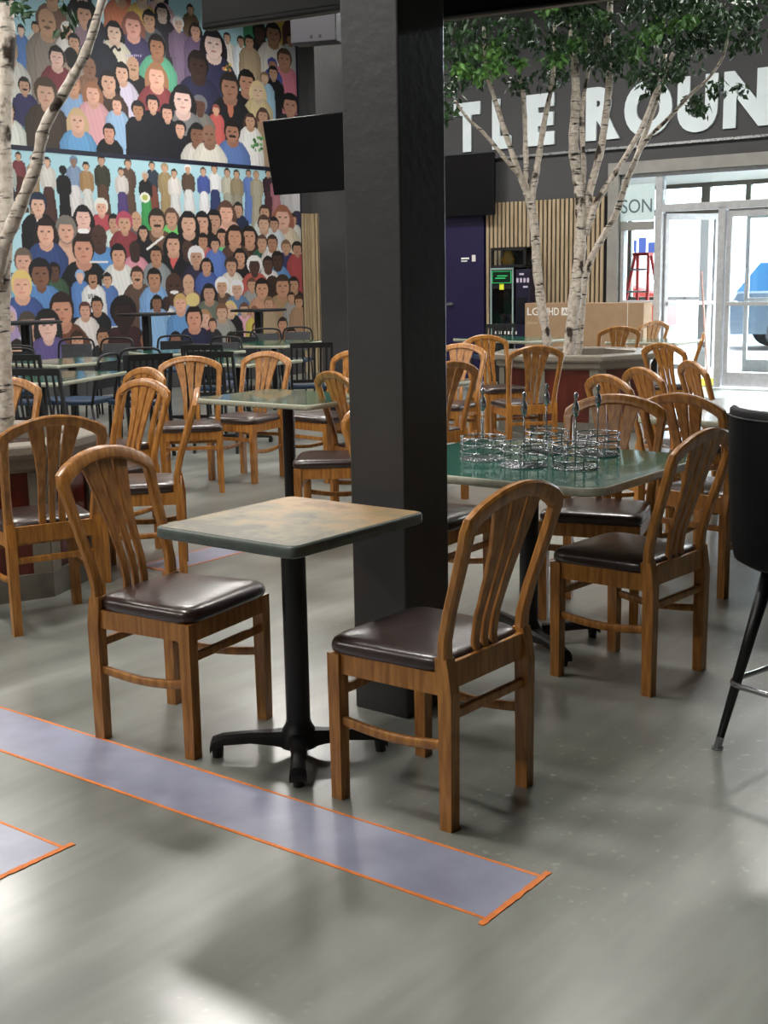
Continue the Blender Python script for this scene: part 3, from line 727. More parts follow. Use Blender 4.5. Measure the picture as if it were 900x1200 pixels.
# outer storefront of the vestibule at y = 2.4
def ox(px): return on_door_wall(px, 330, 2.4)[0]
VY = 2.4
o1, o2, o3, o4 = ox(819), ox(829), ox(870), ox(876)
frame_set('window_2', [(2.25, 2.35, 0, 2.72), (o1, o2, 0, 2.72), (o3, o4, 2.3, 2.72), (2.25, 12.6, 2.28, 2.38), (2.25, 12.6, 2.66, 2.72), (2.35, o1, 1.05, 1.10), (o2, o3 - .1, .98, 1.03), (2.35, o1, 0, .1), (4.2, 4.26, 0, 2.7), (9.3, 9.42, 0, 2.7)], VY, VY + .1,
          [(2.35, o1, .1, 1.05), (2.35, o1, 1.10, 2.28), (2.35, o1, 2.38, 2.66), (o2, o3, 2.38, 2.66), (o4, 12.6, 2.38, 2.66)], m=mat('dim_bronze_frame', '625c54', rough=.5, noise=.05))
leaf('door_4', o3 + .02, VY + .05, 0, .98, h=2.27)
leaf('door_5', o3 + 1.04, VY + .05, 0, .98, h=2.27)
bm = B(); box(bm, 2.1, 12.8, .2, 2.7, 2.72, 2.9); struct('trim_7', bm, mat('vestibule_soffit', 'b5b3ae', rough=.8, noise=.03))
bm = B(); box(bm, 2.1, 2.25, .2, 2.6, 0, 2.72); struct('trim_8', bm, mat('vestibule_wall', 'a5a39e', rough=.8, noise=.03))
bm = B(); box(bm, 2, 13, .2, 3, -.06, -.002); struct('trim_9', bm, FLOOR)
# high window
frame_set('window_3', [(7.6, 11.6, 4.75, 4.81), (7.6, 11.6, 5.55, 5.6), (7.6, 7.66, 4.75, 5.6), (9.55, 9.65, 4.75, 5.6), (11.54, 11.6, 4.75, 5.6)], .05, .15, [(7.66, 9.55, 4.81, 5.55), (9.65, 11.54, 4.81, 5.55)])

# SON sign in the side window
sg = room_empty('window_sign', 5.5, .03, 2.0, label='white hanging sign with letters SON in the side window', cat='sign')
xs0, _ = on_door_wall(735, 230); 
bm = B(); box(bm, -.24, .24, 0, .008, .12, .58); obj('sign_board', bm, mat('pale_teal_board', 'cfe3e6', rough=.5, noise=.03), sg)
xa, _ = on_door_wall(733, 240); xb, _ = on_door_wall(768, 240)
me = fit_text('SON', xa - 5.57, xb - 5.56, on_door_wall(750, 249)[1] - 2.0, on_door_wall(750, 233)[1] - 2.0, 0, off=.0, depth=.004)
obj('letters', me, mat('slate_letters', '5b7078', rough=.5, noise=.05), sg)
bm = B(); box(bm, -.24, .24, 0, .01, 0.0, .11); obj('lower_strip', bm, mat('grey_strip', '8a8a86', rough=.6, noise=.05), sg)
# red step ladder in the vestibule
la = room_empty('step_ladder', on_door_wall(753, 330, 1.0)[0], 1.0, 0, label='red A-frame step ladder standing behind the side window', cat='ladder')
RED = mat('red_fibreglass', 'a01814', rough=.5, noise=.05)
for s in (-1, 1):
    for q in (-1, 1):
        bm = B(); tube(bm, [(s * .10, q * .04, 1.70), (s * .27, q * .42, 0)], .022, 6); obj('rail', bm, RED, la)
for k in range(5):
    z = .3 + k * .3; w = .27 - .1 * z / 1.0; bm = B(); yq = -.42 + .38 * z / 1.7; box(bm, -w, w, yq - .03, yq + .03, z - .01, z + .015); obj('step', bm, STEELG, la)
bm = B(); box(bm, -.12, .12, -.08, .08, 1.69, 1.73); obj('top_cap', bm, RED, la)
# leaning poles
pb = at(829, 428); 
br = empty('broom', at(829, 452), 0, 'long-handled broom with yellow head leaning by the entrance door', 'broom')
inv = br.location.copy()
bm = B(); tube(bm, [(0, 0, .1), tuple(atY(822, 318, inv.y + .35) - inv)], .013, 8); obj('handle', bm, mat('pink_brown_handle', 'b08a80', rough=.5, noise=.05), br)
bm = B(); box(bm, -.13, .13, -.03, .03, .0, .1); obj('broom_head', bm, mat('yellow_bristles', 'c9c23a', rough=.8, noise=.1), br, bevel=.01)

# ------------------------------------------------------------------ outside
def outside(x, y): return RM @ Vector((x, y, 0))
bm = B(); box(bm, -15, 50, 2.7, 60, -.12, -.02); tag(obj('street', bm, mat('pale_asphalt', '9a9a9a', rough=.9, noise=.1, nscale=2), room=True), kind='structure')
# building across
bd = room_empty('building', 12, 24, 0, label='pale building across the street with banded windows', cat='building')
bm = B(); box(bm, -16, 14, 0, 6, 0, 3.6); obj('wall', bm, mat('pale_render', 'd8d4cc', rough=.9, noise=.04, nscale=1), bd)
BL = mat('bluish_window', 'a9adc2', rough=.3, noise=.1, nscale=1)
for k in range(9):
    bm = B(); box(bm, -15 + k * 3.2, -13.4 + k * 3.2, -.05, 0, .9, 2.6); obj('window', bm, BL, bd)
bm = B(); box(bm, -16.2, 14.2, -.4, 0, 3.5, 3.8); obj('roof', bm, mat('tan_roof_edge', 'b5a898', rough=.8, noise=.05), bd)
# red truck seen through side window
def vehicle(name, lab, cat, loc, rz, L, H, W, prof, cabin, paint, wheels):
    root = empty(name, loc, rz, lab, cat)
    M = mat(name + '_paint', paint, rough=.35, coat=.4, noise=.04, nscale=2)
    bm = B(); lo = []
    for y, s in ((-W / 2, .94), (-W / 2 + .08, 1), (W / 2 - .08, 1), (W / 2, .94)):
        lo.append([(x, y, .3 + (z - .3) * s) for x, z in prof])
    loft(bm, lo); obj('body', bm, M, root, bevel=.03)
    bm = B(); lo = []
    for y, s in ((-W / 2 + .06, 1), (W / 2 - .06, 1)):
        lo.append([(x, y, z) for x, z in cabin])
    loft(bm, lo); obj('window_glass', bm, mat(name + '_glass', '2a4a66', rough=.1, noise=.05), root)
    for x in wheels:
        for s in (-1, 1):
            bm = B(); r = .36
            loft(bm, [[(x + rr * math.cos(2 * PI * k / 24), y, .36 + rr * math.sin(2 * PI * k / 24)) for k in range(24)] for rr, y in ((.3, s * (W / 2 - .2)), (.36, s * (W / 2 - .18)), (.36, s * (W / 2 + .0)), (.3, s * (W / 2 + .02)))])
            w = obj('wheel', bm, mat('tyre', '20232a', rough=.8, noise=.1), root, angle=40)
            bm = B(); loft(bm, [[(x + rr * math.cos(2 * PI * k / 16), y, .36 + rr * math.sin(2 * PI * k / 16)) for k in range(16)] for rr, y in ((.2, s * (W / 2 + .01)), (.18, s * (W / 2 + .035)))]); obj('hub', bm, STEELG, w)
    return root
car_p = atY(890, 400, 23.5)
vehicle('car', 'blue sport utility car parked outside the glass entrance doors', 'car', (car_p.x + .25 + 1.45, car_p.y + .4, -.02), R(-8), 4.5, 1.6, 1.85,
        [(-2.2, .32), (2.2, .32), (2.25, .7), (2.15, 1.0), (1.2, 1.08), (.7, 1.12), (-2.1, 1.12), (-2.25, .8)], [(1.05, 1.1), (.45, 1.6), (-1.7, 1.62), (-2.12, 1.1)], '26323e', (-1.2, 1.5))
tp = atY(776, 380, 27) - Vector((2.0, 0, 0))
vehicle('truck', 'red and white delivery truck parked beyond the side window', 'truck', (tp.x - .6, tp.y + .6, -.02), R(-25), 5.5, 2.6, 2.2,
        [(-2.8, .35), (2.8, .35), (2.8, 1.1), (2.3, 1.25), (1.75, 2.1), (1.0, 2.1), (1.0, 1.3), (-2.8, 1.3)], [(2.25, 1.28), (1.78, 2.0), (1.1, 2.0), (1.1, 1.28)], '8a2418', (-1.8, 1.9))
bn = empty('banner', (atY(754, 300, 31.5).x, 31.5, 0), R(-25), 'white and blue banner on posts across the street', 'banner')
bm = B(); box(bm, -.75, .75, 0, .04, 1.75, 2.5); obj('banner_cloth', bm, WHITE, bn)
bm = B()
for k in range(5): box(bm, -.6 + k * .24, -.42 + k * .24, -.02, 0, 1.9 + (k % 2) * .05, 2.2 + (k % 3) * .06)
obj('banner_marks', bm, mat('blue_marks', '1c2c66', rough=.6, noise=.05), bn)
bm = B(); cyl(bm, -.7, 0.09, 0, 2.6, .04); obj('post', bm, STEELG, bn)
bm = B(); cyl(bm, .7, 0.09, 0, 2.6, .04); obj('post', bm, STEELG, bn)

# ------------------------------------------------------------------ cardboard television box
bx = room_empty('cardboard_box', 4.63, -.52, 0, label='large flat brown cardboard box before the slat wall, printed LG UHD AI', cat='box')
bxa, bxb = on_door_wall(615, 380, -.64)[0] - 4.63, on_door_wall(754, 380, -.64)[0] - 4.63
bh = on_door_wall(680, 355, -.64)[1]
bm = B(); box(bm, bxa, bxb, -.12, .12, 0, bh); obj('carton', bm, CARD, bx, bevel=.006)
def pb(px, py): x, z = on_door_wall(px, py, -.64); return x - 4.63, z
for body, x0p, x1p in (('LG', 618, 631.5), ('UHD', 636.5, 655)):
    a = pb(x0p, 373)[0]; b_ = pb(x1p, 373)[0]; z0 = pb(x0p, 369.5)[1]; z1 = pb(x0p, 360.5)[1]
    obj('print', fit_text(body, a, b_, z0, z1, -.1215, off=.012, depth=.001), WHITE, bx)
a = pb(658, 365)[0]; b_ = pb(667, 365)[0]; z0 = pb(655, 369.5)[1]; z1 = pb(655, 360.5)[1]
bm = B(); box(bm, a, b_, -.122, -.1205, z0, z1); obj('print_badge', bm, WHITE, bx)
obj('print', fit_text('AI', a + .02, b_ - .02, z0 + .018, z1 - .018, -.1222, off=.01, depth=.001), CARD2, bx)
bm = B()
for k in range(7): q = pb(618, 378); box(bm, q[0] + k * .022, q[0] + k * .022 + .016, -.1215, -.1205, q[1] - .02, q[1] + .01)
obj('print', bm, mat('pale_print', 'b39c80', rough=.8, noise=.03), bx)
bm = B(); xq = pb(735, 380)[0]; box(bm, xq, xq + .006, -.1215, -.12, 0, bh); obj('seam', bm, WHITE, bx)
b2x = room_empty('cardboard_box', 5.73, -.48, 0, label='smaller pale cardboard box standing at right end of the large television box', cat='box')
bm = B(); box(bm, -.08, .13, -.1, .1, 0, bh - .01); obj('carton', bm, mat('pinkish_cardboard', 'b09a86', rough=.8, noise=.05), b2x, bevel=.006)
bm = B(); box(bm, .015, .03, -.1015, -.1, 0, bh - .01); obj('tape', bm, WHITE, b2x)

# ------------------------------------------------------------------ game machine
OFF = -.36
def pm(px, py): return on_door_wall(px, py, OFF)
gx0, gx1, gx2 = pm(575, 350)[0], pm(602, 350)[0], pm(619, 350)[0]; gz = pm(588, 314)[1]
gm = room_empty('game_machine', (gx0 + gx1) / 2, OFF, 0, label='black prize game machine with green sign and yellow note beside the purple door', cat='arcade machine')
cx = (gx0 + gx1) / 2; w = (gx1 - gx0) / 2
bm = B()
box(bm, -w, w, 0, .32, 0, .75); box(bm, -w, w, 0, .32, gz - .28, gz)
for s in (-1, 1): box(bm, s * w - (.03 if s > 0 else 0), s * w + (.03 if s < 0 else 0), 0, .32, .75, gz - .28)
box(bm, -w, w, .29, .32, .75, gz - .28); obj('cabinet', bm, BLACKSAT, gm)
bm = B(); box(bm, -w + .03, w - .03, .005, .012, .75, gz - .28); obj('glass_door', bm, GLASSD, gm)
for nm, c in (('rim', '8fa3a0'),):
    bm = B(); box(bm, -w, -w + .022, -.012, 0, .5, gz); box(bm, w - .022, w, -.012, 0, .5, gz); box(bm, -w, w, -.012, 0, gz - .025, gz); obj('rim', bm, mat('grey_rim', c, rough=.4, noise=.05), gm)
bm = B(); box(bm, -w + .03, w - .03, -.012, 0, gz - .2, gz - .04); sgn = obj('sign', bm, mat('dark_green_sign', '06140c', rough=.3, noise=.05, emit='0a2a16', es=.3), gm)
bm = B()
for x0, x1, z0, z1 in ((-w + .03, w - .03, gz - .05, gz - .042), (-w + .03, w - .03, gz - .205, gz - .197), (-w + .03, -w + .04, gz - .2, gz - .045), (w - .04, w - .03, gz - .2, gz - .045), (-.07, .09, gz - .115, gz - .10), (-.1, .06, gz - .145, gz - .13)): box(bm, x0, x1, -.018, -.012, z0, z1)
obj('green_outline', bm, mat('green_neon', '2f9a5a', rough=.3, noise=.02, emit='2fae62', es=.6), sgn)
nx, nz = pm(588, 336); bm = B(); box(bm, nx - cx - .035, nx - cx + .035, -.004, .0, nz - .04, nz + .04); obj('note', bm, mat('yellow_note', 'e6f03c', rough=.6, noise=.02), gm)
bm = B()
for k in range(7):
    q = -w + .06 + k * .055; box(bm, q, q + .03, -.006, 0, .66, .70)
box(bm, -w + .08, w - .08, -.004, 0, .76, .80); obj('decal', bm, WHITE, gm)
bm = B(); random.seed(3)
for k in range(14):
    c = Vector((random.uniform(-w + .08, w - .08), random.uniform(.1, .24), .80 + random.uniform(0, .1))); r = bmesh.ops.create_icosphere(bm, subdivisions=1, radius=.055)
    for v in r['verts']: v.co += c
tag(obj('prizes', bm, mat('mixed_prizes', '8a5a3a', rough=.7, color2='4a6a8a', nscale=8), gm), kind='stuff')
wk = (gx2 - gx1) / 2
km = room_empty('payment_kiosk', (gx1 + gx2) / 2 + .005, OFF + .02, 0, label='narrow dark purple machine column right of the green-signed game machine', cat='machine')
bm = B(); box(bm, -wk + .01, wk, 0, .26, 0, gz - .02); obj('cabinet', bm, mat('dark_purple_panel', '1b1530', rough=.4, noise=.1), km, bevel=.008)
bm = B(); box(bm, -wk + .03, wk - .03, -.006, 0, .8, gz - .4); obj('glass_window', bm, mat('dark_glass', '1b1c22', rough=.12, noise=.2, nscale=5), km)
bm = B()
for k in range(4): box(bm, -wk + .03 + k * .055, -wk + .06 + k * .055, -.006, 0, gz - .2, gz - .14)
box(bm, -.04, .03, -.006, 0, gz - .10, gz - .075); box(bm, .02, .09, -.006, 0, gz - .27, gz - .245); obj('decal', bm, mat('pink_white_print', 'cfc3d8', rough=.5, noise=.03), km)
# glass display case on top
t0, t1 = pm(575, 300)[0], pm(615.5, 300)[0]; dz0 = gz; dz1 = pm(590, 290)[1]
dc = room_empty('display_case', (t0 + t1) / 2, OFF, gz, label='black framed glass case with yellow toy on top of the game machines', cat='display case')
w2 = (t1 - t0) / 2; hh = dz1 - dz0; bm = B()
for y in (0, .28):
    box(bm, -w2, w2, y, y + .03, 0, .04); box(bm, -w2, w2, y, y + .03, hh - .04, hh); box(bm, -w2, -w2 + .03, y, y + .03, 0, hh); box(bm, w2 - .03, w2, y, y + .03, 0, hh)
box(bm, -w2, w2, 0, .31, 0, .015); box(bm, -w2, w2, 0, .31, hh - .015, hh); obj('case_frame', bm, BLACKSAT, dc)
bm = B(); box(bm, -w2 + .03, w2 - .03, .01, .016, .04, hh - .04); obj('pane', bm, GLASSD, dc)
bm = B(); box(bm, -.05, w2 - .05, .24, .27, .03, hh - .05); obj('backing', bm, mat('dark_backing', '231c1a', rough=.8, noise=.2), dc)
pc = pm(589, 304)
ty = room_empty('plush_toy', pc[0], OFF + .15, gz + .016, label='small round yellow plush toy inside the glass case', cat='toy')
bm = B(); lathe(bm, [(.01, 0), (.07, .01), (.085, .06), (.08, .11), (.06, .16), (.055, .19), (.03, .225), (.005, .235)], seg=16); obj('body', bm, mat('yellow_plush', 'd9a623', rough=.9, noise=.1, nscale=40), ty, smooth=True)
for s in (-1, 1):
    bm = B(); r = bmesh.ops.create_icosphere(bm, subdivisions=2, radius=.025)
    for v in r['verts']: v.co += Vector((s * .08, -.02, .1))
    obj('arm', bm, bpy.data.materials['yellow_plush'], ty, smooth=True)

# ------------------------------------------------------------------ television screens
SCR = mat('black_screen', '050507', rough=.3, spec=.3, noise=.2, nscale=4)
def tv(lab, loc, rz, tilt, w, h, m=SCR):
    root = empty('television', loc, rz, lab, 'television'); root.rotation_euler = (tilt, 0, rz)
    bm = B(); box(bm, -w / 2, w / 2, 0, .05, -h / 2, h / 2); obj('housing', bm, SCR, root, bevel=.008)
    bm = B(); box(bm, -w / 2 + .012, w / 2 - .012, -.003, 0, -h / 2 + .02, h / 2 - .012); obj('screen', bm, m, root)
    bm = B(); box(bm, -.12, .12, .05, .12, -.12, .12); obj('wall_bracket', bm, BLACKM, root)
    return root
# on entrance wall
tv('wide black television on the entrance wall above the purple door', RM @ Vector((2.62, -.2, 2.70)), -TH, 0, 1.68, .84)
# distant column with television
DC = atY(410, 420, 12.2)
bm = B(); box(bm, -.17, .17, -.17, .17, 0, 5.75); dcx = obj('column', bm, CONDARK); dcx.location = (DC.x - .03, DC.y, 0); dcx.rotation_euler = (0, 0, -TH)
tag(dcx, 'slimmer grey square column in the distance left of the main pillar', 'column')
pL, pR = atY(314, 185, 11.55), atY(410, 178, 11.0)
mid = (pL + pR) / 2; ang = math.atan2(pR.y - pL.y, pR.x - pL.x)
hgt = (atY(318, 141, 11.5) - atY(324, 229, 11.5)).length
tv('black television tilted downward on the distant column left of the pillar', mid, ang, R(11), (pR - pL).length, hgt)
# metal box above it
pbx = atY(370, 32, 11.4); bm = B(); box(bm, -.2, .22, -.1, .1, -.14, .14); mb = empty('junction_box', pbx, -.3, 'grey metal equipment box high on the distant column', 'equipment box'); obj('housing', bm, mat('grey_violet_metal', '2a2930', rough=.5, noise=.05), mb, bevel=.01)
bm = B(); cyl(bm, .02, 0, -.13, -.1, .02, seg=10); 
for dx in (-.02, .06): box(bm, dx, dx + .02, -.106, -.1, -.1, -.08)
obj('screw', bm, BLACKM, mb)

# ------------------------------------------------------------------ main pillar and its televisions
pc0 = Vector((.067, 3.937, 0)) - EX * .222 / 2 + EY * .25 / 2
bm = B(); box(bm, -.111, .111, -.125, .125, 0, 5.75); col = obj('column', bm, CONDARK, bevel=.006); col.location = pc0; col.rotation_euler = (0, 0, -TH)
tag(col, 'large charcoal painted square steel pillar in the middle of the room', 'column')
zb = 2.36
a = at(236, 35, zb); b_ = at(397, 12, zb); d = (b_ - a).normalized(); ang = math.atan2(d.y, d.x)
Wt = 1.3; c1 = a + d * Wt / 2
t1 = tv('black television hung on near side of the pillar with small red light', (c1.x, c1.y, zb + .37), ang, 0, Wt, .74)
e = at(411, 9, zb + .015); inv = t1.matrix_world
bm = B(); r = bmesh.ops.create_icosphere(bm, subdivisions=1, radius=.004)
q = (e - Vector((c1.x, c1.y, zb + .37))); lx = q.dot(Vector((math.cos(ang), math.sin(ang), 0)))
for v in r['verts']: v.co += Vector((lx, -.003, -.362))
obj('power_light', bm, mat('red_led', 'ff2020', emit='ff2020', es=6, noise=.01), t1)
a = at(527, 22, zb); b_ = at(700, 0, zb); d = (b_ - a).normalized(); ang = math.atan2(d.y, d.x); Wt = 1.3
a2 = a - d * .35; c1 = a2 + d * Wt / 2
tv('black television hung on the far side of the pillar above the trees', (c1.x, c1.y, zb + .37), ang, 0, Wt, .74)

# ------------------------------------------------------------------ floor tape and patches
PATCH = mat('masked_floor_patch', '84869a', rough=.3, color2='9598ad', nscale=6, detail=6)
TAPE = mat('orange_tape', 'dd7a2e', rough=.6, noise=.12, nscale=40)
def patch(lab, corner, length, width, along, across, ends=(True, True), tapew=.017):
    root = empty('floor_patch', (corner.x, corner.y, 0), 0, lab, 'floor marking', 'taped off floor strips')
    A, C2 = along.normalized(), across.normalized()
    def quad(nm, p0, p1, w, z, m, wob=0):
        d = (p1 - p0).normalized(); n = Vector((-d.y, d.x, 0)); bm = B(); N = 24; loops = []
        for i in range(N + 1):
            t = i / N; p = p0 + (p1 - p0) * t; ww = w / 2 * (1 + random.uniform(-wob, wob))
            loops.append([(p + n * ww + Vector((0, 0, .0002))), (p + n * ww + Vector((0, 0, z))), (p - n * ww + Vector((0, 0, z))), (p - n * ww + Vector((0, 0, .0002)))])
        loft(bm, loops); obj(nm, bm, m, root)
    z0 = Vector((0, 0, 0))
    quad('painted_strip', z0 + C2 * width / 2, A * length + C2 * width / 2, width, .0012, PATCH)
    quad('tape', -A * .0, A * length, tapew * .55, .002, TAPE, .25); quad('tape', C2 * width, A * (length) + C2 * width, tapew * .55, .002, TAPE, .25)
    if ends[0]: quad('tape', -C2 * .03, C2 * (width + .03), tapew, .0026, TAPE, .25)
    if ends[1]: quad('tape', A * length - C2 * .03, A * length + C2 * (width + .03), tapew, .0026, TAPE, .25)
U1 = -EX
patch('long pale strip edged with orange tape across the floor before the small table', Vector((.3725, 2.8153, 0)), 4.2, .25, Vector((-1.354 - .3725, 4.1306 - 2.8153, 0)), -EY, (True, False))
patch('short pale taped strip end at left edge of the foreground floor', Vector((-.853, 3.022, 0)), 3.0, .25, U1, -EY, (True, False))
patch('distant pale taped strip seen between the left chairs and the small table', Vector((-1.10, 6.15, 0)), .85, .24, EY, -EX, (True, True))
# conduit loop on corner slats
cd = [RM @ Vector((.05, -.2, z)) for z in (1.0, 1.6, 2.2)]
bm = B(); pts = smooth_path([(.3, -.05, 1.1), (.3, -.05, 1.9), (.28, -.05, 2.5), (.36, -.05, 2.72), (.5, -.05, 2.75), (.6, -.05, 2.6)], 6); tube(bm, pts, .01, 6)
tag(obj('conduit', bm, STEELG, room=True), 'thin looping grey conduit on the corner wood slats', 'conduit')

# ------------------------------------------------------------------ mural
SKYB = 'a3d3e0'
LIGHT, PINK, TAN, BRN, DBR = 'dcb9a2', 'e3b7a8', 'c1926f', '7d5138', '4a2f25'
# px, py, head height px, hair, skin, clothes, style  (style: s short, l long, b bald, h hat/hood, w wraps; +S standing full figure, 2nd colour skirt)
UPP = '''24 36 13 1a1a20 dcb9a2 3a6fb5 s 3a6fb5
41 33 14 15151a c1926f d8d8d4 s 1a1a1c
60 -4 26 2a2a2a c1926f 7a5a48 s
95 -10 24 30302c dcb9a2 202028 l
140 -8 26 b04a2a c1926f c96a3a l
165 -4 24 33251c dcb9a2 d8b040 s
185 -6 24 15151a dcb9a2 d8a8b0 l
78 36 18 e0dcd8 c1926f e0dcd8 h
54.5 27 34 c1926f c1926f 8a7f74 bm
98 18 28 14141a c89478 8a7080 h
112 38 30 1a2030 1a2030 1a2030 s
86 50 20 17171a c1926f 5a4a44 s
83 67 20 17171a 17171a a89080 s
104 80 26 8a5f45 8a5f45 8a6048 b
133 39 26 15131a dcb9a2 d9d0bc l
155 31 30 8a5040 dd9a88 3a3160 l
174 24 22 1a1a1e c1926f 5a6068 s
189 15 20 20202a c9b0a0 2a2630 l
208 29 16 e8e8ea dcb9a2 76607c h 76607c
222 12 12 2a2018 c1926f 6a5030 s
228 37 18 2a1c18 c89478 6a5478 l
249 53 34 1c1820 dfc0b4 28284e l
265 45 12 1a1a1a c89a80 e6ddd4 s
281 49 12 1a1a1a c1926f dde6ee s
291 50 16 141414 c1926f b39a78 s
303 39 20 0f0f10 4a2f25 17171a a
319 41 26 1a1612 a8744e dcd8d0 s
339 47 14 2a2018 a8744e a8b0b0 s
296 10 16 26704a 26704a 2a9a62 b
330 10 20 d8b030 a8744e c8a028 b
345 14 20 5a2430 a8744e 5a2430 b
66 68 26 1d1515 dcb0a0 7a2230 s
183 56 28 15120f a06a48 4fae88 s
231 78 34 1d1512 3a241c 23264a s
332 70 24 4a2a20 b9805f d9708a s
318 76 14 2038a0 a8744e 2a4aa8 h
85 100 24 b87a50 c8906c 7aa4d2 s
142 86 24 111114 d0a084 cdc4dc s
155 78 24 c1926f c1926f 17171c bm
182.5 90 30 a06a40 dba288 8a2a34 l
319 86 16 111 c1926f 14141a s 14141a
309 92 14 8a6a4a c9a080 8fbcd8 s
301 107 22 d8c088 d8b898 d0bc88 l
288 97 28 15110f b98062 15151a s
268 103 32 231c1a 9a6a50 1a1a20 so
126.5 97 28 1b1416 cf9c80 4a342c l
28 101 20 15110f b98a6c 2b2a5c sm 2a7a86
53 110 34 4a3828 c89a80 43362c h
108 110 26 9a5f38 d99f86 d99aa2 l
90 142 28 c9a878 d9a68c 4e9ad2 l
136 123 18 4a3028 d99f86 8cb4dc s
161 129 20 14141a a8744e 10101e h
178 122 20 14141a c89478 10101e h
195 133 20 14141a c89478 10101e h
213 118 34 17121a dab4a8 7a7a7c l
233 124 22 6a6a70 5a3828 7a7670 h
252 129 12 8a3a30 c1926f c04038 s
127 155 20 111114 c98a70 121218 s
210 151 18 14141a c89478 10101e h
339 124 26 15151a c0886c 2a2a30 h
230 158 26 111114 7d5138 cfcac2 l
244 158 26 7a6454 8a6048 dcd8cc b
271 155 26 17120f a06a50 4870b4 sm
292 142 18 4a3026 c1926f e8e8e6 l
307 136 18 5a4034 b98a6c a88a68 l
10 60 30 9a8a70 c1926f c9c9c0 s
8 130 26 2a2018 c1926f d8dcd4 s'''
